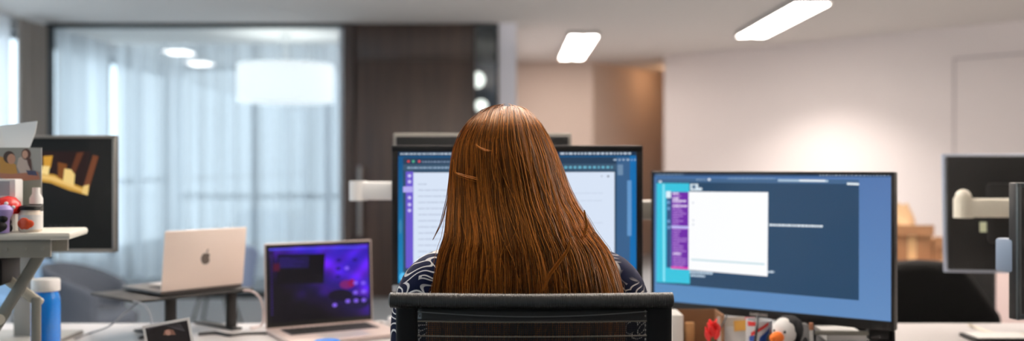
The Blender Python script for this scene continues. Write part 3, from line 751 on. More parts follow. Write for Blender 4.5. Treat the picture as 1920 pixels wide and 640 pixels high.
card('photo_print', 'photo print of two people leaning on the riser shelf', 'photo', Wp, Z(277, 2.16) - zc_, (xc_, 2.16, zc_), R(0), 0.0, family, [(960 + (xc_ - Wp / 2) / 2.16 * F, 277), (79, 277), (79, 434), (960 + (xc_ - Wp / 2) / 2.16 * F, 434)])
# white picture-block / box
t = thing('white_box', 'small white and grey box behind the red toadstool ornament', 'box', (X(8, 2.12), 2.115, ZR))
hB = Z(336, 2.1) - ZR
b = MB(); b.box((0, 0, hB / 2), (0.07, 0.035, hB), 0.004); b.out('carton', white_pl, t)
b = MB(); b.box((-0.002, -0.0178, hB * 0.82), (0.05, 0.001, hB * 0.28)); b.out('front_panel', mat('label_grey', (170, 170, 172), 0.5), t)
# toadstool ornament: red cap with white dots
Yt = 2.085
t = thing('toadstool_ornament', 'red toadstool ornament with white dots on the riser', 'ornament', (X(17, Yt), Yt - 0.005, ZR))
b = MB(); b.lathe([(0.010, 0), (0.012, 0.02), (0.010, 0.045)]); b.out('stem', white_pl, t)
b = MB(); b.lathe([(0.001, 0.038), (0.024, 0.038), (0.027, 0.046), (0.024, 0.062), (0.015, 0.072), (0.001, 0.075)]); b.out('cap', mat('glossy_red', (206, 32, 28), 0.25), t)
b = MB()
for a, zz in ((-110, 0.058), (-70, 0.060), (-140, 0.052), (-40, 0.052), (-90, 0.047)):
    rr = 0.0252 if zz < 0.056 else 0.0235; b.sph((rr * math.cos(R(a)), rr * math.sin(R(a)), zz), (0.0042, 0.0042, 0.0042), u=10, v=8)
b.out('dots', white_pl, t)
t = thing('lilac_figurine', 'small lilac trinket in front of the toadstool ornament', 'ornament', (X(7, 2.05), 2.052, ZR))
b = MB(); b.lathe([(0.010, 0), (0.011, 0.03), (0.016, 0.038), (0.017, 0.048), (0.011, 0.056), (0.001, 0.058)]); b.out('body', mat('lilac_plastic', (168, 150, 205), 0.4), t)
t = thing('black_figurine', 'small black trinket at the left end of the riser', 'ornament', (X(-12, 2.03), 2.045, ZR))
b = MB(); b.sph((0, 0, 0.014), (0.02, 0.012, 0.014)); b.sph((0.012, 0, 0.030), (0.009, 0.009, 0.010)); b.out('body', blackm, t)
t = thing('black_figurine', 'small black knobbly trinket beside the sweet jar on the riser', 'ornament', (X(24, 2.08), 2.062, ZR))
b = MB(); b.sph((0, 0, 0.009), (0.008, 0.008, 0.009)); b.sph((0, 0, 0.022), (0.006, 0.006, 0.007)); b.out('body', blackm, t)
# sweet jar
Yj = 2.08
t = thing('sweet_jar', 'small jar with an orange and red fruit label and black lid', 'jar', (X(57, Yj), Yj, ZR))
hj = Z(392, Yj) - ZR
b = MB(); b.lathe([(0.020, 0), (0.0225, 0.003), (0.0225, hj - 0.010), (0.019, hj - 0.005), (0.019, hj - 0.001)]); b.out('glass', mat('jar_cream', (222, 208, 190), 0.2), t)
b = MB(); b.lathe([(0.0228, 0.006), (0.0231, 0.006), (0.0231, hj - 0.012), (0.0228, hj - 0.012)]); lab = b.out('label', white_pl, t)
b = MB()
for k, (a, zz, r) in enumerate(((-118, 0.018, 0.010), (-96, 0.022, 0.011), (-72, 0.018, 0.010), (-84, 0.013, 0.008), (-106, 0.012, 0.007))):
    b.sph((0.0225 * math.cos(R(a)), 0.0225 * math.sin(R(a)), zz), (r, 0.0022, r * 0.85), u=12, v=8, rot=Euler((0, 0, R(a + 90))))
o = b.out('fruit_print', mat('orange_red', (226, 84, 40), 0.4), lab); o['label'] = 'orange and red fruit pattern'
b = MB(); b.lathe([(0.0205, hj - 0.002), (0.0205, hj + 0.006), (0.0195, hj + 0.007)]); b.out('lid', blackm, t)
t = thing('spice_bottle', 'slim white bottle with dark printing behind the sweet jar', 'bottle', (X(70, 2.14), 2.135, ZR))
hb_ = Z(352, 2.14) - ZR
b = MB(); b.lathe([(0.012, 0), (0.0135, 0.004), (0.0135, hb_ * 0.75), (0.008, hb_ * 0.86), (0.008, hb_)]); b.out('body', white_pl, t)
b = MB(); b.lathe([(0.0137, hb_ * 0.45), (0.0139, hb_ * 0.45), (0.0139, hb_ * 0.62), (0.0137, hb_ * 0.62)]); b.out('label', darkgrey, t)

# blue bottle with white cap
Yq = 2.33
t = thing('water_bottle', 'translucent blue water bottle with white cap beside the riser legs', 'bottle', (X(86, Yq), Yq, DZ))
hb_ = Z(523, Yq) - DZ; rb = 26 / F * Yq
bm_ = mat('blue_plastic', (20, 130, 226), 0.18, coat=0.5); bm_.node_tree.nodes['Principled BSDF'].inputs['Transmission Weight'].default_value = 0.25
b = MB(); b.lathe([(rb * 0.93, 0), (rb, 0.006), (rb, 0.05), (rb * 0.97, 0.056), (rb, 0.062), (rb, hb_ - 0.06), (rb * 0.985, hb_ - 0.048), (rb * 0.9, hb_ - 0.037), (rb * 0.82, hb_ - 0.03), (rb * 0.82, hb_ - 0.024)], n=40); b.out('body', bm_, t)
b = MB(); b.lathe([(rb * 0.95, hb_ - 0.028), (rb * 0.97, hb_ - 0.026), (rb * 0.97, hb_ - 0.004), (rb * 0.90, hb_)], n=40); b.out('cap', white_pl, t)

# polaroid on the desk
def portrait(p):
    p.base(lambda u, v: (20, 16, 18), 4, 4)
    p.poly([(318, 640), (322, 628), (330, 625), (338, 628), (341, 640)], (150, 108, 92))
    p.disc(327.5, 634, 5, 7, (206, 160, 142))
    for k in range(7): p.poly([(320 + k * 5, 606 + k), (346 + k * 2, 627 + k), (347 + k * 2, 626 + k), (321 + k * 5, 605 + k)], (92, 90, 96), up=(k == 0))
    p.poly([(290, 622), (330, 612), (330, 613.5), (290, 624)], (110, 104, 110))
Yp = 2.25; zt_p = Z(607, Yp); Wp = 86 / F * Yp; Hp = zt_p - DZ
card('photo_card', 'dark white-bordered photo card standing on the desk below the champagne laptop', 'photo', Wp, Hp, (X(327, Yp), Yp, DZ + 0.006), R(10), R(0), portrait,
     [(288, 621), (366, 605), (366, 605 + 110), (288, 621 + 110)], bord=0.006, roll=-R(9.5))

# ================================================================== small things on the desk, left & centre
def cable(name, label, pts, r, m, cat='cable', n=40):
    pts = [Vector(p) for p in pts]; out = []
    P_ = [pts[0]] + pts + [pts[-1]]
    per = max(4, n // (len(pts) - 1))
    for i in range(1, len(P_) - 2):
        for k in range(per):
            s = k / per; a, b2, c, d = P_[i - 1], P_[i], P_[i + 1], P_[i + 2]
            out.append(0.5 * ((2 * b2) + (-a + c) * s + (2 * a - 5 * b2 + 4 * c - d) * s * s + (-a + 3 * b2 - 3 * c + d) * s ** 3))
    out.append(pts[-1])
    b = MB(); b.tube(out, r, 8); return tag(b.out(name, m), label, cat)
DC = DZ + 0.004
def D(px, py, r=0.004):   # point on the desk seen at a pixel
    Y = (EYE - DZ - r) * F / (py - HY); return P(px, py, Y)
cable('charging_cable', 'thin grey cable drooping from the laptop stand to the left', [P(262, 566, 2.62), P(238, 584, 2.60), P(205, 612, 2.60), D(170, 625, 0.004), D(140, 636, 0.004)], 0.0022, mat('grey_rubber', (120, 124, 130), 0.5))
cable('charging_cable', 'thin grey cable hanging in a loop from the front of the laptop stand', [P(250, 566, 2.6), P(270, 572, 2.56), P(283, 596, 2.54), P(283, 622, 2.54), D(290, 634, 0.004)], 0.0022, MATS['grey_rubber'])
cable('charging_cable', 'pinkish white cable arching between the two laptops', [P(456, 546, 2.84), P(472, 547, 2.82), P(488, 560, 2.80), P(494, 590, 2.79), D(490, 610, 0.004), D(470, 616, 0.004)], 0.0030, mat('pinkish_rubber', (206, 188, 184), 0.5))
cable('power_cable', 'black cable lying on the desk behind the photo card', [D(372, 627), D(405, 625), D(430, 629), D(460, 626), D(500, 625)], 0.0045, cable_black)
cable('power_cable', 'black cable lying left of the photo card', [D(262, 634), D(285, 629), D(318, 626), D(350, 630)], 0.0045, cable_black)
cable('charging_cable', 'white cable beside the hinge of the purple-screen laptop', [D(700, 606), D(716, 604), D(728, 608), D(742, 616), D(760, 632)], 0.0040, cable_white)
t = thing('power_adapter', 'white power adapter right of the purple-screen laptop', 'adapter', (X(746, 2.90), 2.90, DZ), R(10))
b = MB(); b.box((0, 0, 0.014), (0.055, 0.055, 0.027), 0.006, seg=3); b.out('body', white_pl, t)
b = MB(); b.cyl((0.027, 0, 0.014), (0.045, 0, 0.014), 0.004); b.out('plug', cable_white, t)
# blue lid object and a tan notebook in front of the laptop
t = thing('blue_tin', 'small round blue tin at the bottom edge in front of the purple-screen laptop', 'tin', (X(613, 2.45), 2.45, DZ))
b = MB(); b.lathe([(0.030, 0), (0.032, 0.002), (0.032, 0.030)], n=32); b.out('body', mat('bright_blue', (38, 120, 210), 0.35), t)
b = MB(); b.lathe([(0.033, 0.028), (0.033, 0.036), (0.030, 0.0385), (0.001, 0.0385)], n=32); b.out('lid', MATS['bright_blue'], t)
t = thing('tan_notebook', 'tan notebook under the left front corner of the purple-screen laptop', 'notebook', (X(512, 2.52), 2.53, DZ), R(8))
b = MB(); b.box((0, 0, 0.004), (0.066, 0.095, 0.007)); b.out('pages', mat('page_cream', (226, 214, 190), 0.8), t)
b = MB(); b.box((0, 0, 0.0085), (0.07, 0.10, 0.0015)); b.box((0, 0, 0.00075), (0.07, 0.10, 0.0012)); b.out('cover', mat('tan_cover', (204, 166, 112), 0.6), t)

# ================================================================== clutter under the right monitor
Ys = 2.42
bx = thing('cardboard_box', 'open cardboard box with a white edge under the right monitor', 'box', (X(1306, Ys), Ys + 0.03, DZ))
wB = (1356 - 1258) / F * Ys; hBx = Z(589, Ys) - DZ
b = MB(); b.box((0, 0.05, hBx / 2), (wB, 0.004, hBx)); b.box((0, 0, 0.002), (wB, 0.1, 0.004)); b.box((wB / 2 - 0.002, 0, hBx / 2), (0.004, 0.1, hBx)); b.out('carton', cardboard, bx)
b = MB(); b.box((-wB / 2 + 0.014, 0.0, hBx / 2), (0.028, 0.104, hBx), 0.002); b.out('white_side', mat('white_card', (226, 220, 210), 0.7), bx)
b = MB(); b.box((-0.005, 0.035, hBx * 0.36), (0.022, 0.012, hBx * 0.72), 0.003); b.out('inner_flap', mat('light_cardboard', (205, 156, 104), 0.8), bx)
fl = thing('red_flower', 'crumpled red paper flower between the cardboard box and the white cards', 'paper flower', (X(1337, 2.33), 2.33, DZ))
b = MB(); b.cyl((0, 0, 0), (0, 0, 0.07), 0.002); b.out('stem', mat('green_wire', (60, 96, 52), 0.6), fl)
zf = Z(618, 2.33) - DZ
b = MB()
for k in range(13):
    a = k * 2.4; r = 0.004 + 0.0011 * k
    b.sph((r * math.cos(a), r * math.sin(a), zf + 0.012 - 0.0022 * k), (0.0090, 0.0028, 0.014), u=12, v=8, rot=Euler((R(20), 0, a + PI / 2)))
b.out('petals', mat('red_paper', (222, 30, 26), 0.55), fl)
# white cards
t = thing('white_card_stack', 'white papers propped up behind the yellow sticky note', 'papers', (X(1382, 2.42), 2.42, DZ))
b = MB(); b.box((-0.012, 0.012, 0.0495), (0.066, 0.003, 0.099)); b.out('card', MATS['white_card'], t)
b = MB(); b.box((0.0, 0.004, 0.038), (0.084, 0.003, 0.076)); b.out('card', MATS['white_paper'], t)
b = MB(); b.box((0.022, 0.0018, 0.030), (0.026, 0.001, 0.018)); b.out('green_print', mat('sage_print', (132, 158, 120), 0.7), t)
b = MB(); b.box((0.034, 0.018, 0.0485), (0.026, 0.003, 0.097)); b.out('card', mat('pink_card', (234, 150, 150), 0.7), t)
t = thing('sticky_note', 'yellow-orange sticky note on the white papers', 'sticky note', (X(1391, 2.41), 2.4195, Z(622, 2.41)))
b = MB(); b.box((0, 0, 0.0125), (0.032, 0.0008, 0.025), M=Matrix.Rotation(R(-4), 4, 'Y')); b.out('sheet', mat('sticky_yellow', (232, 178, 84), 0.7), t)
# flag tin
Yf = 2.36
t = thing('flag_mug', 'mug with a red, white and blue flag pattern left of the penguin toy', 'mug', (X(1429, Yf), Yf + 0.03, DZ))
hM = Z(600, Yf + 0.03) - DZ; rM = 0.031
b = MB(); b.lathe([(rM * 0.95, 0), (rM, 0.003), (rM, hM), (rM - 0.003, hM), (rM - 0.003, 0.006), (0.001, 0.006)], n=40); b.out('cup', mat('mug_white', (226, 224, 222), 0.3), t)
b = MB(); b.tube([(rM * math.cos(R(40)) , rM * math.sin(R(40)), 0.02), (rM + 0.018, 0.028, 0.028), (rM + 0.022, 0.03, 0.05), (rM + 0.015, 0.026, 0.075), (rM * math.cos(R(40)), rM * math.sin(R(40)), 0.080)], 0.004); b.out('handle', MATS['mug_white'], t)
def wrap_band(b, poly, r):   # poly in (angle deg, z) -> thin curved patch
    us = [q[0] for q in poly]; n = 10
    # split in strips by linear interpolation between two edges (quad)
    (a0, z0), (a1, z1), (a2, z2), (a3, z3) = poly
    b.grid(lambda u, v: (r * math.cos(R((a0 + (a1 - a0) * u) * (1 - v) + (a3 + (a2 - a3) * u) * v)), r * math.sin(R((a0 + (a1 - a0) * u) * (1 - v) + (a3 + (a2 - a3) * u) * v)), (z0 + (z1 - z0) * u) * (1 - v) + (z3 + (z2 - z3) * u) * v), n, 3)
redm = mat('flag_red', (214, 52, 48), 0.4); bluem = mat('flag_blue', (34, 72, 150), 0.4)
b = MB()
wrap_band(b, [(-140, 0.062), (-60, 0.090), (-60, 0.098), (-140, 0.071)], rM + 0.0006)
wrap_band(b, [(-60, 0.045), (-40, 0.060), (-40, 0.082), (-60, 0.064)], rM + 0.0006); wrap_band(b, [(-160, 0.086), (-112, 0.088), (-112, 0.0975), (-160, 0.0975)], rM + 0.0006)
wrap_band(b, [(-150, 0.028), (-30, 0.028), (-30, 0.040), (-150, 0.040)], rM + 0.0006)
b.out('red_bands', redm, t)
b = MB(); wrap_band(b, [(-108, 0.046), (-62, 0.050), (-50, 0.086), (-100, 0.062)], rM + 0.0006); wrap_band(b, [(-150, 0.050), (-118, 0.050), (-118, 0.066), (-150, 0.062)], rM + 0.0006); b.out('blue_fields', bluem, t)
# penguin plush
Yg = 2.28
t = thing('penguin_toy', 'plush penguin with white face and orange beak under the right monitor', 'soft toy', (X(1483, Yg), Yg + 0.02, DZ), R(-48))
hc = Z(631, Yg) - DZ
plush_b = mat('black_plush', (18, 18, 20), 0.95, bump=0.6, bscale=500); plush_w = mat('white_plush', (236, 232, 226), 0.95, bump=0.5, bscale=500)
b = MB(); b.lathe([(0.02, 0), (0.038, 0.008), (0.042, 0.03), (0.036, 0.055), (0.028, hc - 0.012), (0.032, hc), (0.034, hc + 0.015), (0.028, hc + 0.034), (0.015, hc + 0.043), (0.001, hc + 0.045)], n=32)
b.sph((0.045, -0.005, 0.045), (0.007, 0.018, 0.034)); b.sph((-0.045, -0.005, 0.045), (0.007, 0.018, 0.034)); b.out('body', plush_b, t)
b = MB(); b.sph((0, -0.012, hc + 0.009), (0.030, 0.029, 0.033)); b.sph((0, -0.012, 0.035), (0.034, 0.034, 0.032)); b.out('face', plush_w, t)
b = MB(); b.sph((0.0, -0.046, hc - 0.001), (0.013, 0.025, 0.013)); b.out('beak', mat('orange_felt', (244, 122, 40), 0.8), t)
for s in (-1, 1):
    b = MB(); b.sph((s * 0.013 + 0.0, -0.0365, hc + 0.012), 0.0036, u=12, v=8); b.out('eye', mat('glossy_black', (10, 10, 10), 0.1), t)
for s in (-1, 1):
    b = MB(); b.sph((s * 0.02, -0.03, 0.007), (0.014, 0.020, 0.007)); b.out('foot', MATS['orange_felt'], t)
# black letter tray / dock and pencil
t = thing('document_tray', 'black desk tray with grey rim and white papers under the right monitor', 'desk tray', (X(1600, 2.36), 2.42, DZ), R(-4))
wT = 0.19; hT = 0.080
b = MB(); b.box((0, 0.08, hT / 2), (wT, 0.006, hT)); b.box((0, 0, 0.004), (wT, 0.16, 0.008))
for s in (-1, 1): b.box((s * (wT / 2 - 0.004), 0, hT / 2), (0.008, 0.16, hT))
b.box((0, 0, 0.052), (wT, 0.16, 0.004)); b.box((0.062, -0.06, 0.072), (0.05, 0.03, 0.03), 0.004); b.box((0.03, -0.07, 0.03), (0.012, 0.008, 0.045)); b.box((-0.05, -0.07, 0.03), (0.02, 0.008, 0.045)); b.out('frame', black, t)
b = MB(); b.box((-0.028, -0.076, 0.0745), (0.125, 0.012, 0.010), 0.002); b.out('rim', mat('warm_grey_rim', (112, 110, 100), 0.5), t)
b = MB(); b.box((-0.015, -0.01, 0.062), (0.09, 0.13, 0.016)); b.box((-0.012, -0.01, 0.02), (0.10, 0.13, 0.020)); b.out('papers', MATS['white_paper'], t)
t = thing('pencil', 'white pencil with brown tip standing beside the penguin toy', 'pencil', (X(1523, 2.3), 2.30, DZ))
hP = Z(606, 2.3) - DZ
b = MB(); b.cyl((0, 0, 0), (-0.002, 0, hP - 0.016), 0.0042, n=6); b.out('shaft', white_pl, t)
b = MB(); b.cyl((-0.002, 0, hP - 0.016), (-0.003, 0, hP), 0.0055, 0.005, n=10); b.out('eraser', mat('brown_rubber', (176, 120, 90), 0.7), t)
cable('power_cable', 'thin black cable hanging in front of the white papers', [P(1364, 590, 2.36), P(1356, 606, 2.35), P(1348, 624, 2.34), P(1340, 645, 2.34), D(1336, 668)], 0.0020, cable_black)
cable('power_cable', 'thick black cable hanging in front of the flag mug', [P(1420, 594, 2.36), P(1419, 612, 2.33), P(1417, 632, 2.32), P(1415, 650, 2.32), D(1414, 676)], 0.0034, cable_black)
cable('network_cable', 'cream cable lying at the right end of the desk', [P(1815, 609, 2.86), D(1834, 616, 0.004), D(1856, 624, 0.004), D(1880, 628, 0.004), D(1925, 628, 0.004)], 0.0048, mat('cream_rubber', (226, 218, 202), 0.5))
t = thing('desk_calendar', 'thin black-rimmed white pad at the bottom right corner', 'notepad', (X(1890, 2.62), 2.68, DZ))
b = MB(); b.box((0, 0, 0.006), (0.16, 0.10, 0.010), 0.002); b.out('cover', blackm, t)
b = MB(); b.box((0.004, 0.0, 0.0118), (0.146, 0.088, 0.0016)); b.out('pages', MATS['white_paper'], t)

# ================================================================== behind the desks, right: cabinet, boxes, chair with jacket
Yk = 4.6
cab = thing('storage_cabinet', 'pale pinkish storage cabinet behind the desks at right', 'cabinet', (X(1830, Yk), Yk + 0.25, 0))
pinkw = mat('pinkish_white', (222, 200, 196), 0.5)
zk = Z(493, Yk); wk = 400 / F * Yk
b = MB(); b.box((0, 0, zk / 2), (wk, 0.5, zk), 0.004); b.out('body', pinkw, cab)
for s in (-1, 1):
    b = MB(); b.box((s * wk / 4, -0.258, zk / 2 + 0.01), (wk / 2 - 0.006, 0.016, zk - 0.05), 0.002); d_ = b.out('door', pinkw, cab)
    b = MB(); b.cyl((s * 0.04, -0.285, zk * 0.55), (s * 0.04, -0.285, zk * 0.75), 0.006); b.out('handle', silver, d_)
def cbox(label, x0, x1, ytop, Yv, depth, rz=0, name='cardboard_box', flaps=True):
    w_ = X(x1, Yv) - X(x0, Yv); h = Z(ytop, Yv) - zk
    t = thing(name, label, 'box', ((X(x0, Yv) + X(x1, Yv)) / 2, Yv + depth / 2, zk), rz)
    b = MB(); b.box((0, 0, h / 2), (w_, depth, h), 0.003); b.out('carton', cardboard, t)
    b = MB(); b.box((0, -depth / 2 - 0.001, h * 0.5), (0.04, 0.001, h * 0.98)); b.box((0, 0, h + 0.0006), (0.04, depth, 0.001)); b.out('tape', mat('packing_tape', (196, 160, 116), 0.3), t)
    if flaps:
        b = MB(); b.box((0, -depth / 2 - 0.02, h - 0.012), (w_, 0.004, 0.05), M=None); b.out('flap', cardboard, t)
    return t
cbox('larger cardboard box on the pinkish cabinet, just right of the right monitor', 1672, 1748, 427, 4.66, 0.25, 0)
cbox('smaller lower cardboard box next to the larger one on the pinkish cabinet', 1750, 1800, 450, 4.66, 0.22, 0)
t = thing('paper_bag', 'crumpled brown paper bag on top of the larger cardboard box', 'bag', (X(1690, 4.76), 4.78, Z(427, 4.66) + 0.002))
def bag(u, v):
    a = 2 * PI * u; r = (0.07 - 0.03 * v) * (1 + 0.12 * math.sin(3 * a + 5 * v) + 0.07 * math.sin(7 * a + 9 * v)); return (r * math.cos(a), 0.6 * r * math.sin(a), 0.105 * v + 0.006 * math.sin(5 * a) * v)
b = MB(); b.grid(bag, 40, 10, True); b.out('sack', mat('kraft_paper', (200, 168, 130), 0.85), t)
# office chair with a black jacket
Yj2 = 3.55
oc = thing('office_chair', 'black swivel chair behind the right monitor, mostly under a jacket', 'office chair', (X(1765, Yj2), Yj2 - 0.2, 0), R(0))
def chair_base(t, oy=0.0, r=0.30, fab=blackm):
    b = MB(); b.box((0, oy, 0.46), (0.48, 0.46, 0.07), 0.03, seg=4); b.out('seat', fab, t)
    b = MB(); b.cyl((0, oy, 0.10), (0, oy, 0.43), 0.025); b.cyl((0, oy, 0.40), (0, oy, 0.43), 0.09); b.out('gas_lift', darkgrey, t)
    for k in range(5):
        a = 2 * PI * k / 5 + 0.3; b = MB(); b.tube([(0, oy, 0.12), (0.5 * r * math.cos(a), oy + 0.5 * r * math.sin(a), 0.10), (r * math.cos(a), oy + r * math.sin(a), 0.075)], lambda s: 0.024 - 0.010 * s, 8); lg_ = b.out('base_leg', darkgrey, t)
        b = MB()
        for s in (-1, 1):
            c = Vector((r * math.cos(a), oy + r * math.sin(a), 0.028)); n2 = Vector((-math.sin(a), math.cos(a), 0)) * 0.012 * s
            b.cyl(c + n2 - Vector((-math.sin(a), math.cos(a), 0)) * 0.008, c + n2 + Vector((-math.sin(a), math.cos(a), 0)) * 0.008, 0.027, n=16)
        b.cyl(Vector((r * math.cos(a), oy + r * math.sin(a), 0.028)), Vector((r * math.cos(a), oy + r * math.sin(a), 0.08)), 0.008, n=10)
        b.out('caster', blackm, lg_)
chair_base(oc, -0.02)
b = MB(); b.box((0, 0.22, 0.68), (0.40, 0.05, 0.34), 0.02, M=Matrix.Rotation(R(0), 4, 'X'), seg=3); b.box((0, 0.215, 0.48), (0.06, 0.03, 0.14), 0.005); b.out('backrest', blackm, oc)
jk = MB()
outl = [(1655, 500), (1680, 491), (1720, 488), (1760, 490), (1792, 496), (1812, 516), (1832, 545), (1852, 572), (1867, 590), (1864, 612), (1858, 660), (1650, 660)]
ol = [P(x, y, Yj2) for x, y in outl]
jm = mat('black_cloth', (9, 9, 9), 0.95, spec=0.1, bump=0.4, bscale=25)
b = MB(); b.prism([q + Vector((0, -0.07, 0)) for q in ol], (0, 0.13, 0)); o = b.out('jacket', jm, smooth=0)
md = o.modifiers.new('round', 'BEVEL'); md.width = 0.03; md.segments = 4; md.limit_method = 'ANGLE'
o.data.shade_smooth()
tag(o, 'black jacket hung over the swivel chair behind the right monitor', 'jacket')

# ================================================================== lounge chairs before the glass wall, left
def lounge(label, loc, rz, m):
    t = thing('lounge_chair', label, 'armchair', loc, rz); t.scale = (0.82, 0.82, 0.88)
    def shell(u, v):
        a = R(-205 + 230 * u); r = 0.30 + 0.05 * v + 0.02 * math.cos(2 * a)
        h = 0.36 + (0.40 + 0.0 * u) * v * (0.55 + 0.45 * max(0, math.sin(PI * u)) ** 0.7)
        return (r * math.cos(a), -r * math.sin(a) * 0.9 - 0.0, h)
    b = MB(); b.grid(shell, 40, 10); o = b.out('shell', m, t)
    md = o.modifiers.new('thick', 'SOLIDIFY'); md.thickness = 0.04
    b = MB(); b.lathe([(0.001, 0.36), (0.25, 0.36), (0.29, 0.39), (0.29, 0.44), (0.25, 0.47), (0.001, 0.475)], n=32); b.out('seat_cushion', m, t)
    for a in (45, 135, 225, 315):
        b = MB(); b.cyl((0.12 * math.cos(R(a)), 0.12 * math.sin(R(a)), 0.37), (0.26 * math.cos(R(a)), 0.26 * math.sin(R(a)), 0.0), 0.014, 0.010, 12); b.out('leg', darkgrey, t)
    return t
lounge('pale blue shell armchair before the glass wall, below the left monitor', (X(70, 6.2), 6.2, 0), R(150), mat('pale_blue_felt', (160, 196, 232), 0.9))
lounge('dark grey shell armchair right beside the pale blue armchair', (X(172, 5.4), 5.4, 0), R(95), mat('charcoal_felt', (62, 70, 82), 0.9))
lounge('slate blue shell armchair seen under the raised champagne laptop', (X(405, 7.2), 7.2, 0), R(180), mat('slate_felt', (130, 150, 185), 0.9))

# ================================================================== THE WOMAN
TC = X(979, 1.78)     # torso centre x
HX = X(948, 1.92)     # head centre x
def skin_mesh(verts, edges, sub=2, root=0):
    me = bpy.data.meshes.new('t'); me.from_pydata([v[:3] for v in verts], edges, [])
    o = bpy.data.objects.new('t', me); COL.objects.link(o)
    md = o.modifiers.new('s', 'SKIN'); md.use_smooth_shade = True
    for i, v in enumerate(verts):
        sv = me.skin_vertices[0].data[i]; r = v[3]; sv.radius = r if hasattr(r, '__len__') else (r, r); sv.use_root = (i == root)
    md2 = o.modifiers.new('u', 'SUBSURF'); md2.levels = sub; md2.render_levels = sub
    bpy.context.view_layer.update()
    out = bpy.data.meshes.new_from_object(o.evaluated_get(bpy.context.evaluated_depsgraph_get()))
    bpy.data.objects.remove(o); return out
def remeshed(bm, voxel, smooth=4):
    me = bpy.data.meshes.new('t'); bm.to_mesh(me); bm.free()
    o = bpy.data.objects.new('t', me); COL.objects.link(o)
    md = o.modifiers.new('r', 'REMESH'); md.mode = 'VOXEL'; md.voxel_size = voxel; md.use_smooth_shade = True
    sm = o.modifiers.new('s', 'SMOOTH'); sm.factor = 0.5; sm.iterations = smooth
    bpy.context.view_layer.update()
    out = bpy.data.meshes.new_from_object(o.evaluated_get(bpy.context.evaluated_depsgraph_get()))
    bpy.data.objects.remove(o); return out
wm = thing('person', 'woman with long auburn hair and navy patterned blouse seated with her back to us', 'person', (TC, 1.80, 0))
# local coordinates: x relative TC, y relative 1.80
hx = HX - TC
def V4(x, y, z, r): return (x, y, z, r)
bv = [V4(0, 0.04, 0.54, (0.150, 0.095)), V4(0, 0.04, 0.66, (0.125, 0.080)), V4(0, 0.04, 0.80, (0.125, 0.075)), V4(0, 0.05, 0.93, (0.135, 0.070)), V4(0, 0.05, 0.99, (0.09, 0.055)), V4(hx * 0.4, 0.06, 1.06, 0.048), V4(hx * 0.8, 0.06, 1.12, 0.048), V4(hx, 0.085, 1.17, 0.06)]
be = [(i, i + 1) for i in range(7)]
def limb(start, pts):
    k = start
    for p_ in pts:
        bv.append(p_); be.append((k, len(bv) - 1)); k = len(bv) - 1
    return k
hands = []
for s in (-1, 1):
    w_ = limb(4, [V4(s * 0.10, 0.035, 0.995, 0.042), V4(s * 0.158, 0.02, 0.98, 0.048), V4(s * 0.185, 0.045, 0.93, 0.040), V4(s * 0.198, 0.09, 0.82, 0.033), V4(s * 0.195, 0.17, 0.785, 0.031), V4(s * 0.172, 0.26, 0.776, 0.025), V4(s * 0.155, 0.315, 0.766, 0.020), V4(s * 0.150, 0.34, 0.765, (0.030, 0.015)), V4(s * 0.147, 0.385, 0.763, (0.034, 0.012))])
    limb(0, [V4(s * 0.09, 0.06, 0.53, 0.085), V4(s * 0.10, 0.25, 0.53, 0.075), V4(s * 0.11, 0.44, 0.52, 0.055), V4(s * 0.11, 0.45, 0.30, 0.05), V4(s * 0.11, 0.42, 0.10, 0.034), V4(s * 0.11, 0.46, 0.05, 0.032), V4(s * 0.115, 0.58, 0.03, 0.026)])
bmb = bmesh.new(); bmb.from_mesh(skin_mesh(bv, be))
# fingers & thumbs
for s in (-1, 1):
    for k, (dx, ln) in enumerate(((-0.026, 0.062), (-0.009, 0.074), (0.009, 0.070), (0.026, 0.054))):
        x0 = s * 0.147 + dx * (-s if False else 1)
        if s > 0: ln = (0.074, 0.062, 0.070, 0.054)[k] if k < 2 else ln
        fv = [V4(x0 * 1.0, 0.375, 0.765, 0.0095), V4(x0 + dx * 0.1, 0.40, 0.772, 0.0092), V4(x0 + dx * 0.15, 0.40 + ln * 0.5, 0.771, 0.0084), V4(x0 + dx * 0.18, 0.40 + ln * 0.85, 0.758, 0.0075), V4(x0 + dx * 0.18, 0.40 + ln, 0.7535, 0.0062)]
        bmb.from_mesh(skin_mesh(fv, [(0, 1), (1, 2), (2, 3), (3, 4)], 1))
    q = -s
    tv = [V4(s * 0.147 + q * 0.018, 0.345, 0.762, 0.013), V4(s * 0.147 + q * 0.040, 0.365, 0.757, 0.011), V4(s * 0.147 + q * 0.050, 0.395, 0.7545, 0.009), V4(s * 0.147 + q * 0.050, 0.418, 0.753, 0.0075)]
    bmb.from_mesh(skin_mesh(tv, [(0, 1), (1, 2), (2, 3)], 1))
# head with face
h = MB(); hc = Vector((hx, 0.105, 1.205))
h.sph(hc + Vector((0, 0.004, 0.015)), (0.070, 0.085, 0.074), u=28, v=20); h.sph(hc + Vector((0, 0.028, -0.035)), (0.058, 0.062, 0.072), u=24, v=18); h.sph(hc + Vector((0, 0.06, -0.088)), (0.026, 0.024, 0.020))
h.sph(hc + Vector((0, 0.094, -0.020)), (0.010, 0.016, 0.024)); h.sph(hc + Vector((0, 0.103, -0.033)), (0.013, 0.012, 0.010))
h.sph(hc + Vector((0, 0.086, -0.060)), (0.022, 0.008, 0.006)); h.sph(hc + Vector((0, 0.084, -0.070)), (0.019, 0.008, 0.006))
for s in (-1, 1):
    h.sph(hc + Vector((s * 0.030, 0.078, 0.012)), (0.020, 0.010, 0.006)); h.sph(hc + Vector((s * 0.038, 0.062, -0.028)), (0.022, 0.022, 0.020))
    h.sph(hc + Vector((s * 0.075, 0.005, -0.012)), (0.008, 0.017, 0.030))
hm = bpy.data.meshes.new('h'); h.bm.to_mesh(hm); bmb.from_mesh(hm)
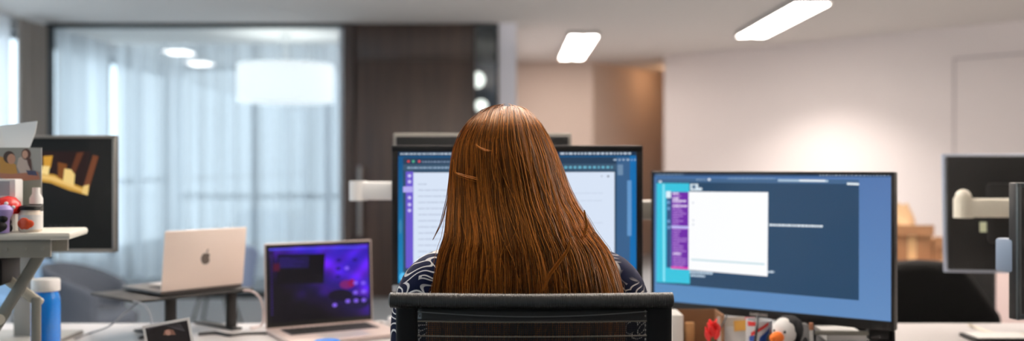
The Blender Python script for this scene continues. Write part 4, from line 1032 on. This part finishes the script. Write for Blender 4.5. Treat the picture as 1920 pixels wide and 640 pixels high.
me = remeshed(bmb, 0.005, 3); me.materials.clear(); me.materials.append(mat('skin', (226, 182, 160), 0.5)); me.name = 'body'
bd = bpy.data.objects.new('body', me); COL.objects.link(bd); bd.parent = wm
for s in (-1, 1):
    b = MB(); b.sph(hc + Vector((s * 0.030, 0.0835, -0.002)), (0.011, 0.007, 0.006)); e_ = b.out('eye', mat('eye_white', (235, 232, 228), 0.2), bd)
    b = MB(); b.sph(hc + Vector((s * 0.030, 0.0892, -0.002)), (0.0048, 0.0022, 0.0048)); b.out('iris', mat('iris', (84, 110, 96), 0.2), bd) if False else b.out('iris', mat('iris', (84, 110, 96), 0.2), wm)
    b = MB(); b.tube([hc + Vector((s * 0.016, 0.090, 0.020)), hc + Vector((s * 0.030, 0.088, 0.024)), hc + Vector((s * 0.045, 0.076, 0.019))], 0.0025); b.out('eyebrow', mat('brow', (120, 66, 38), 0.8), wm)
# blouse: torso + sleeves, one grown surface
def loft(b, rings, n=28):
    rr = []
    for (cx_, cy_, z_, rx_, ry_) in rings:
        rr.append([b.bm.verts.new((cx_ + rx_ * math.copysign(abs(math.cos(2 * PI * k / n)) ** 0.85, math.cos(2 * PI * k / n)), cy_ + ry_ * math.copysign(abs(math.sin(2 * PI * k / n)) ** 0.85, math.sin(2 * PI * k / n)), z_)) for k in range(n)])
    for q in range(len(rr) - 1):
        for k in range(n): b.bm.faces.new((rr[q][k], rr[q][(k + 1) % n], rr[q + 1][(k + 1) % n], rr[q + 1][k]))
    b.bm.faces.new(rr[0][::-1]); b.bm.faces.new(rr[-1])
def limb_tube(b, pts):
    pts = [(Vector(p_[:3]), p_[3]) for p_ in pts]; dense = []
    Q_ = [pts[0]] + pts + [pts[-1]]
    for q in range(1, len(Q_) - 2):
        for k in range(6):
            u = k / 6; c4 = [Q_[q - 1], Q_[q], Q_[q + 1], Q_[q + 2]]
            def cr(a, b2, c, d): return 0.5 * ((2 * b2) + (c - a) * u + (2 * a - 5 * b2 + 4 * c - d) * u * u + (3 * b2 - a - 3 * c + d) * u ** 3)
            dense.append((cr(*[w[0] for w in c4]), cr(*[w[1] for w in c4])))
    dense.append(pts[-1])
    for c, rr in dense: b.sph(c, rr, u=16, v=10)
    for (c0, r0), (c1, r1) in zip(dense, dense[1:]): b.cyl(c0, c1, r0, r1, 16)
b = MB()
loft(b, [(0, 0.04, 0.50, 0.185, 0.115), (0, 0.04, 0.60, 0.165, 0.108), (0, 0.04, 0.72, 0.148, 0.098), (0, 0.045, 0.84, 0.158, 0.094), (0, 0.05, 0.93, 0.172, 0.092), (0, 0.05, 0.98, 0.178, 0.080), (hx * 0.1, 0.052, 1.02, 0.140, 0.062), (hx * 0.3, 0.06, 1.055, 0.085, 0.054), (hx * 0.4, 0.065, 1.075, 0.055, 0.05)])
for s in (-1, 1):
    limb_tube(b, [(s * 0.09, 0.045, 1.005, 0.045), (s * 0.155, 0.035, 0.985, 0.056), (s * 0.185, 0.045, 0.93, 0.056), (s * 0.198, 0.09, 0.82, 0.050), (s * 0.195, 0.17, 0.785, 0.046), (s * 0.175, 0.25, 0.780, 0.040), (s * 0.160, 0.30, 0.775, 0.033)])
bmesh.ops.recalc_face_normals(b.bm, faces=b.bm.faces); me = remeshed(b.bm, 0.007, 6)
# blouse material: navy with white swirling flowers
m = bpy.data.materials.new('navy_floral'); m.use_nodes = True; nt = m.node_tree; pb = nt.nodes['Principled BSDF']; pb.inputs['Roughness'].default_value = 0.8; pb.inputs['Specular IOR Level'].default_value = 0.12
tc = nt.nodes.new('ShaderNodeTexCoord'); nz = nt.nodes.new('ShaderNodeTexNoise'); nz.inputs['Scale'].default_value = 10; nz.inputs['Detail'].default_value = 1
mx = nt.nodes.new('ShaderNodeVectorMath'); mx.operation = 'MULTIPLY_ADD'; mx.inputs[1].default_value = (0.10, 0.10, 0.10)
vo = nt.nodes.new('ShaderNodeTexVoronoi'); vo.inputs['Scale'].default_value = 21; vo.feature = 'F1'
wv = nt.nodes.new('ShaderNodeMath'); wv.operation = 'SINE'; ml = nt.nodes.new('ShaderNodeMath'); ml.operation = 'MULTIPLY'; ml.inputs[1].default_value = 28.0
rp = nt.nodes.new('ShaderNodeValToRGB'); e = rp.color_ramp.elements
e[0].position = 0.60; e[0].color = (*lin((14, 20, 46)), 1); e[1].position = 0.78; e[1].color = (*lin((226, 220, 214)), 1)
n2 = nt.nodes.new('ShaderNodeTexNoise'); n2.inputs['Scale'].default_value = 7; r2 = nt.nodes.new('ShaderNodeValToRGB'); r2.color_ramp.elements[0].position = 0.44; r2.color_ramp.elements[1].position = 0.50
mc = nt.nodes.new('ShaderNodeMix'); mc.data_type = 'RGBA'; mc.inputs[6].default_value = (*lin((14, 20, 46)), 1)
nt.links.new(tc.outputs['Object'], nz.inputs['Vector']); nt.links.new(nz.outputs['Color'], mx.inputs[0]); nt.links.new(tc.outputs['Object'], mx.inputs[2])
nt.links.new(mx.outputs[0], vo.inputs['Vector']); nt.links.new(vo.outputs['Distance'], ml.inputs[0]); nt.links.new(ml.outputs[0], wv.inputs[0]); nt.links.new(wv.outputs[0], rp.inputs[0])
nt.links.new(tc.outputs['Object'], n2.inputs['Vector']); nt.links.new(n2.outputs['Fac'], r2.inputs[0]); nt.links.new(r2.outputs[0], mc.inputs[0]); nt.links.new(rp.outputs[0], mc.inputs[7]); nt.links.new(mc.outputs[2], pb.inputs['Base Color'])
me.materials.clear(); me.materials.append(m)
bl = bpy.data.objects.new('blouse', me); COL.objects.link(bl); bl.parent = wm; bl['label'] = 'navy blouse with white swirling pattern'
# trousers & shoes
tv_ = [V4(0, 0.02, 0.545, (0.172, 0.112))]; te = []
for s in (-1, 1):
    k = 0
    for p_ in [V4(s * 0.09, 0.06, 0.53, 0.098), V4(s * 0.10, 0.25, 0.53, 0.086), V4(s * 0.11, 0.45, 0.52, 0.066), V4(s * 0.11, 0.46, 0.30, 0.06), V4(s * 0.11, 0.43, 0.11, 0.05)]:
        tv_.append(p_); te.append((k, len(tv_) - 1)); k = len(tv_) - 1
me = skin_mesh(tv_, te); me.materials.clear(); me.materials.append(mat('dark_denim', (30, 34, 48), 0.8)); tr = bpy.data.objects.new('trousers', me); COL.objects.link(tr); tr.parent = wm
for s in (-1, 1):
    me = skin_mesh([V4(s * 0.11, 0.42, 0.055, (0.042, 0.05)), V4(s * 0.112, 0.50, 0.045, (0.042, 0.042)), V4(s * 0.116, 0.60, 0.034, (0.04, 0.03))], [(0, 1), (1, 2)]); me.materials.clear(); me.materials.append(blackm)
    so = bpy.data.objects.new('shoe', me); COL.objects.link(so); so.parent = wm

# ---- hair: strands as thin tubes following the silhouette of the head and back
# rows: py, left px, right px, Y of side silhouette, depth toward camera
rows = [(200, 943, 957, 1.93, 0.008), (201, 928, 972, 1.93, 0.028), (204, 915, 981, 1.93, 0.046), (209, 904, 989, 1.93, 0.060), (220, 892, 1000, 1.925, 0.078), (234, 878, 1013, 1.92, 0.092), (250, 867, 1023, 1.92, 0.102), (264, 857, 1032, 1.92, 0.108), (294, 849, 1046, 1.91, 0.112),
        (323, 846, 1056, 1.90, 0.111), (353, 845, 1066, 1.885, 0.106), (382, 843, 1079, 1.865, 0.100), (410, 840, 1098, 1.845, 0.096), (439, 838, 1113, 1.825, 0.093), (454, 834, 1126, 1.815, 0.092), (469, 828, 1137, 1.81, 0.092), (499, 822, 1150, 1.795, 0.090), (528, 818, 1157, 1.782, 0.087), (553, 815, 1162, 1.775, 0.084), (600, 812, 1164, 1.765, 0.080), (650, 812, 1160, 1.76, 0.075), (700, 815, 1150, 1.76, 0.070)]
ra = np.array(rows, float)
zz_ = EYE - (ra[:, 0] - HY) / F * ra[:, 3]; xl = (ra[:, 1] - 960) / F * ra[:, 3]; xr = (ra[:, 2] - 960) / F * ra[:, 3]
seg = np.sqrt(np.diff(zz_) ** 2 + np.diff((xr - xl) / 2) ** 2 + np.diff(ra[:, 4]) ** 2); tt = np.concatenate([[0], np.cumsum(seg)]); tt /= tt[-1]
def row(t):
    return (np.interp(t, tt, zz_), np.interp(t, tt, (xl + xr) / 2), np.interp(t, tt, (xr - xl) / 2), np.interp(t, tt, ra[:, 3]), np.interp(t, tt, ra[:, 4]))
def hairpos(th, t, lay):
    z, c, w_, yc, d = row(t)
    back = np.cos(th); fr = np.clip(-back, 0, 1)
    dd = np.where(back > 0, d, 0.085 * np.clip(d / 0.112, 0, 1.0))
    x = c + w_ * np.sin(th) * lay
    y = yc - dd * back * lay
    return x - TC, y - 1.80, z - (1 - lay) * 0.10 * (t < 0.25)
NS, NP = 9000, 30
# guides
NG = 420
gth = rng.uniform(-1, 1, NG) * R(150); gwob = rng.normal(0, 1, (NG, 4))
gi = rng.integers(0, NG, NS)
th0 = gth[gi] + rng.normal(0, 0.055, NS)
lay = 1.0 - 0.16 * rng.random(NS) ** 1.2
t0 = 0.0 + 0.13 * rng.random(NS) ** 1.5
tend = 0.93 + 0.07 * rng.random(NS)
S = np.linspace(0, 1, NP)[None, :]
T = t0[:, None] + (tend - t0)[:, None] * S
# squeeze the front hair to the sides as it falls
lim = np.interp(T, [0, 0.08, 0.20, 0.35, 0.55, 1.0], [R(165), R(150), R(112), R(104), R(97), R(92)])
TH = th0[:, None] * (lim / R(150))
cl = np.interp(T, [0, 0.2, 1], [1, 1.0, 0.35])
TH = TH + (gth[gi][:, None] * (lim / R(150)) - TH) * (1 - cl)
g = gwob[gi]
fall = np.clip((T - 0.25) / 0.75, 0, 1)
TH = TH + fall * (0.050 * g[:, 0:1] * np.sin(T * 10 + g[:, 1:2] * 3) + 0.075 * g[:, 2:3] * fall) + rng.normal(0, 0.02, (NS, 1)) * fall
TH = np.clip(TH, -R(168), R(168))
LAY = lay[:, None] + 0.030 * np.sin(T * 13 + g[:, 3:4] * 5) * fall + 0.036 * g[:, 1:2] * fall
# flyaways
fly = rng.random(NS) < 0.05
TH[fly] += (rng.normal(0, 0.22, (fly.sum(), 1)) * np.sin(T[fly] * 5 + rng.uniform(0, 6, (fly.sum(), 1)))) * fall[fly]
LAY[fly] += 0.05 * rng.random((fly.sum(), 1))
LAY = np.minimum(LAY, 1.07)
x, y, z = hairpos(TH, T, LAY)
PTS = np.stack([x, y, z], -1)
# a few crossing locks
def lock(pxs, Yv, n, spread):
    out = []
    pp = np.array([[(a - 960) / F * Yv - TC, Yv - 1.80, EYE - (b_ - HY) / F * Yv] for a, b_ in pxs])
    tl = np.linspace(0, 1, len(pp)); s = np.linspace(0, 1, NP)
    basec = np.stack([np.interp(s, tl, pp[:, k]) for k in range(3)], -1)
    for _ in range(2): basec[1:-1] = (basec[:-2] + basec[1:-1] * 2 + basec[2:]) / 4
    for _ in range(n):
        o_ = rng.normal(0, spread, 3) * np.array([1, 0.5, 1]); out.append(basec + o_ * (0.3 + 0.7 * np.sin(s * PI))[:, None] + rng.normal(0, spread * 0.6, 3) * (s ** 2)[:, None])
    return out
LK = lock([(1070, 445), (1064, 470), (1045, 495), (1030, 515), (1018, 545)], 1.685, 26, 0.0016) + lock([(1030, 330), (1044, 380), (1052, 430), (1060, 470)], 1.735, 14, 0.0016) + lock([(1096, 395), (1100, 425), (1092, 450)], 1.755, 14, 0.0018) \
    + lock([(850, 300), (852, 325), (875, 332), (900, 338), (914, 343), (924, 349)], 1.800, 9, 0.0022) + lock([(893, 272), (900, 279), (912, 283), (926, 285)], 1.806, 5, 0.0012) + lock([(846, 300), (838, 370), (826, 420), (812, 450)], 1.83, 6, 0.0016)
PTS = np.concatenate([PTS, np.array(LK)], 0); NT = len(PTS)
# loose wandering strands on the surface
NW = 60
wth = rng.uniform(-R(80), R(80), NW)[:, None]; wt = np.linspace(0, 1, NP)[None, :]
ws = rng.uniform(0.12, 0.62, NW)[:, None]; we = ws + rng.uniform(0.18, 0.36, NW)[:, None]; WT = ws + (np.minimum(we, 0.985) - ws) * wt
WTH = wth * 0.95 + rng.normal(0, 0.16, (NW, 1)) * (wt - 0.2) * wt + rng.normal(0, 0.05, (NW, 1)) * np.sin(wt * 5 + rng.uniform(0, 6, (NW, 1)))
wx, wy, wz = hairpos(WTH, WT, 1.015 + 0.03 * rng.random((NW, 1)))
PTS = np.concatenate([PTS, np.stack([wx, wy, wz], -1)], 0); NT = len(PTS)
rad = rng.uniform(0.00042, 0.00072, NT); rad[NS:] = 0.0005
tan = np.gradient(PTS, axis=1); tan /= np.linalg.norm(tan, axis=2, keepdims=True) + 1e-9
ref = np.array([0.0, 1.0, 0.02]); a_ = np.cross(tan, ref); a_ /= np.linalg.norm(a_, axis=2, keepdims=True) + 1e-9; b_ = np.cross(tan, a_)
taper = np.interp(np.linspace(0, 1, NP), [0, 0.05, 0.85, 1], [0.8, 1, 1, 0.35])[None, :, None]
KS = 3; ring = []
for k in range(KS):
    an = 2 * PI * k / KS; ring.append(PTS + (a_ * math.cos(an) + b_ * math.sin(an)) * rad[:, None, None] * taper)
VV = np.stack(ring, 2).reshape(-1, 3)      # strand, point, k
si = np.arange(NT)[:, None, None]; pi_ = np.arange(NP - 1)[None, :, None]; ki = np.arange(KS)[None, None, :]
i0 = si * NP * KS + pi_ * KS + ki; i1 = si * NP * KS + pi_ * KS + (ki + 1) % KS
FF = np.stack([i0, i1, i1 + KS, i0 + KS], -1).reshape(-1, 4)
me = bpy.data.meshes.new('hair'); me.vertices.add(len(VV)); me.vertices.foreach_set('co', VV.astype(np.float32).ravel())
me.loops.add(FF.size); me.loops.foreach_set('vertex_index', FF.astype(np.int32).ravel())
me.polygons.add(len(FF)); me.polygons.foreach_set('loop_start', np.arange(0, FF.size, 4, dtype=np.int32)); me.update(calc_edges=True)
me.shade_smooth()
# strand tone: a mix of copper and brown strands
tone = np.clip(0.5 + 0.20 * rng.normal(0, 1, NT) + np.concatenate([0.17 * g[:, 3], np.full(NT - NS, 0.6)]), 0, 1)
at = me.attributes.new('tone', 'FLOAT', 'POINT'); at.data.foreach_set('value', np.repeat(tone, NP * KS).astype(np.float32))
m = bpy.data.materials.new('auburn_hair'); m.use_nodes = True; nt = m.node_tree; pb = nt.nodes['Principled BSDF']
an = nt.nodes.new('ShaderNodeAttribute'); an.attribute_name = 'tone'; rp = nt.nodes.new('ShaderNodeValToRGB'); e = rp.color_ramp.elements
e[0].position = 0.1; e[0].color = (0.014, 0.004, 0.001, 1); e[1].position = 0.95; e[1].color = (0.52, 0.170, 0.024, 1); q_ = rp.color_ramp.elements.new(0.5); q_.color = (0.130, 0.038, 0.006, 1)
nt.links.new(an.outputs['Fac'], rp.inputs[0]); nt.links.new(rp.outputs[0], pb.inputs['Base Color'])
pb.inputs['Roughness'].default_value = 0.36; pb.inputs['Specular IOR Level'].default_value = 0.85; pb.inputs['Specular Tint'].default_value = (1.0, 0.52, 0.20, 1)
me.materials.append(m)
hr_ = bpy.data.objects.new('hair', me); COL.objects.link(hr_); hr_.parent = wm
# under-hair cap that keeps the scalp and neck covered
def cap(u, v):
    th = R(-118 + 236 * u); t = 0.004 + 0.93 * v
    l = np.interp(t, [0, 0.08, 0.20, 0.35, 0.55, 1.0], [R(160), R(150), R(112), R(104), R(97), R(92)]) / R(118); th = th * min(1.3, l) if t < 0.2 else th * l
    xx, yy, z_ = hairpos(np.array(th), np.array(t), 0.885); return (float(xx), float(yy), float(z_))
b = MB(); b.grid(cap, 60, 70); o = b.out('under_hair', mat('under_hair', (40, 18, 9), 0.7), wm, smooth=80)
md = o.modifiers.new('thick', 'SOLIDIFY'); md.thickness = 0.006; md.offset = 0

# ================================================================== THE CHAIR in front
Ych = 1.60
oxc = X(995, Ych)
ch = thing('mesh_chair', 'black mesh-backed task chair with a ribbed top rail, the woman sits in it', 'office chair', (oxc, 1.80, 0), R(0.3))
oyc = Ych - 1.80
zr = Z(563, Ych); hwid = 0.229
# ribbed rail
def rail(u, v):
    s = 2 * u - 1; x = s * hwid; yb = oyc + 0.030 * (1 - s * s) * -0.6 ; a = 2 * PI * v
    e = 1.0 if abs(s) < 0.985 else math.sqrt(max(0, 1 - ((abs(s) - 0.985) / 0.015) ** 2)) * 0.85 + 0.15
    rib = 1 + 0.07 * math.sin(u * 2 * PI * 78 + 2 * a) * math.sin(u * 2 * PI * 78 - 2 * a + 1.5)
    r = 0.0125 * e * rib
    return (x, yb + r * math.cos(a) * 1.15, zr + 0.004 * (-s) * 0 + r * math.sin(a))
b = MB(); nu, nv = 900, 25
vs = [[b.bm.verts.new(rail(i / (nu - 1), j / (nv - 1))) for j in range(nv - 1)] for i in range(nu)]
for i in range(nu - 1):
    for j in range(nv - 1): b.bm.faces.new((vs[i][j], vs[i][(j + 1) % (nv - 1)], vs[i + 1][(j + 1) % (nv - 1)], vs[i + 1][j]))
b.bm.faces.new(vs[0]); b.bm.faces.new(vs[-1][::-1])
o = b.out('top_rail', mat('woven_black', (22, 22, 18), 0.36), ch, smooth=80); o['label'] = 'dark woven ribbed top rail'
xi0, xi1 = X(783, Ych) - oxc, X(1210, Ych) - oxc
for (a0, a1) in ((X(741, Ych) - oxc, xi0), (xi1, X(1259, Ych) - oxc)):
    b = MB(); w_ = a1 - a0
    b.grid(lambda u, v: ((a0 + a1) / 2 + (w_ / 2) * math.copysign(abs(math.cos(2 * PI * u)) ** 0.5, math.cos(2 * PI * u)), oyc + 0.004 + 0.05 * v * v + 0.009 * math.copysign(abs(math.sin(2 * PI * u)) ** 0.5, math.sin(2 * PI * u)), 0.47 + (zr - 0.004 - 0.47) * (1 - v)), 28, 14, True)
    b.out('upright', blackm, ch, smooth=60)
def yb(x, z):  # back surface
    s = x / hwid; v = (zr - z) / (zr - 0.47); return oyc - 0.018 * (1 - s * s) + 0.05 * v * v
# crossbar band under the rail
b = MB(); zc0, zc1 = Z(599, Ych), Z(574, Ych)
b.grid(lambda u, v: (xi0 + (xi1 - xi0) * u, yb(xi0 + (xi1 - xi0) * u, zc0) - 0.004 + 0.008 * v, zc0 + (zc1 - zc0) * abs(2 * v - 1) if False else zc0 + (zc1 - zc0) * v), 40, 6)
o = b.out('cross_band', mat('satin_black_band', (30, 31, 31), 0.3), ch); md = o.modifiers.new('t', 'SOLIDIFY'); md.thickness = 0.004
b = MB(); b.tube([(xi0 + (xi1 - xi0) * k / 30, yb(xi0 + (xi1 - xi0) * k / 30, zc1) - 0.008, zr - 0.0165 - 0.0065 * math.sin(PI * k / 30)) for k in range(31)], 0.0008, 6); b.out('piping', mat('grey_piping', (96, 98, 98), 0.4), ch)
# mesh weave
b = MB(); pitch = 0.0031; zlo = 0.50; zhi = zc0 + 0.004
nv_ = int((xi1 - xi0) / pitch); nh_ = int((zhi - zlo) / pitch)
def strip_v(x):
    w2 = 0.0008; pr_ = []
    for k in range(13):
        z = zlo + (zhi - zlo) * k / 12; y = yb(x, z)
        pr_.append((b.bm.verts.new((x - w2, y, z)), b.bm.verts.new((x + w2, y, z))))
    for k in range(12): b.bm.faces.new((pr_[k][0], pr_[k][1], pr_[k + 1][1], pr_[k + 1][0]))
def strip_h(z):
    w2 = 0.00065; pr_ = []
    for k in range(25):
        x = xi0 + (xi1 - xi0) * k / 24; y = yb(x, z) - 0.0004
        pr_.append((b.bm.verts.new((x, y, z - w2)), b.bm.verts.new((x, y, z + w2))))
    for k in range(24): b.bm.faces.new((pr_[k][0], pr_[k + 1][0], pr_[k + 1][1], pr_[k][1]))
for i in range(nv_ + 1): strip_v(xi0 + i * pitch)
for i in range(nh_): strip_h(zlo + i * pitch)
o = b.out('mesh_back', mat('black_weave', (20, 20, 20), 0.5), ch, smooth=0)
# two pale horizontal rods
for py in (601, 628):
    zz = Z(py, Ych); b = MB()
    b.tube([(xi0 + (xi1 - xi0) * k / 120, yb(xi0 + (xi1 - xi0) * k / 120, zz) - 0.003, zz) for k in range(121)], lambda s: 0.0012 + 0.0003 * math.sin(s * 300), 6); b.out('lumbar_cord', mat('pale_cord', (120, 112, 98), 0.4), ch)
for xe in (xi0 + 0.002, xi1 - 0.002):
    b = MB()
    for k in range(60): b.sph((xe, oyc - 0.008 + 0.05 * (k / 60) ** 2, Z(583, Ych) - k * 0.0075), (0.0012, 0.0012, 0.0018), u=8, v=6)
    b.out('stitching', mat('pale_stitch', (150, 148, 140), 0.6), ch)
chair_base(ch, 0.02, 0.32)
b = MB(); b.box((0, -0.13, 0.43), (0.08, 0.20, 0.03), 0.006); b.box((0, -0.155, 0.46), (0.44, 0.022, 0.05), 0.006); b.out('back_bracket', darkgrey, ch)
for s in (-1, 1):
    b = MB(); b.tube([(s * 0.20, 0.02, 0.43), (s * 0.28, 0.02, 0.45), (s * 0.295, 0.02, 0.52), (s * 0.295, 0.02, 0.64)], 0.014, 10); b.box((s * 0.295, 0.03, 0.65), (0.06, 0.22, 0.022), 0.008); b.out('armrest', black, ch)

# keyboard and mouse in front of the woman (hidden behind her)
t = thing('keyboard', 'slim white keyboard under the woman\'s hands', 'keyboard', (TC, 2.25, DZ))
b = MB(); b.box((0, 0, 0.005), (0.42, 0.12, 0.008), 0.003); b.out('case', white_pl, t)
b = MB()
for i in range(18):
    for j in range(5): b.box((-0.2 + (i + 0.5) * 0.0222, -0.05 + (j + 0.5) * 0.02, 0.0105), (0.0185, 0.0165, 0.003))
b.out('keycaps', lum_white, t, smooth=0)
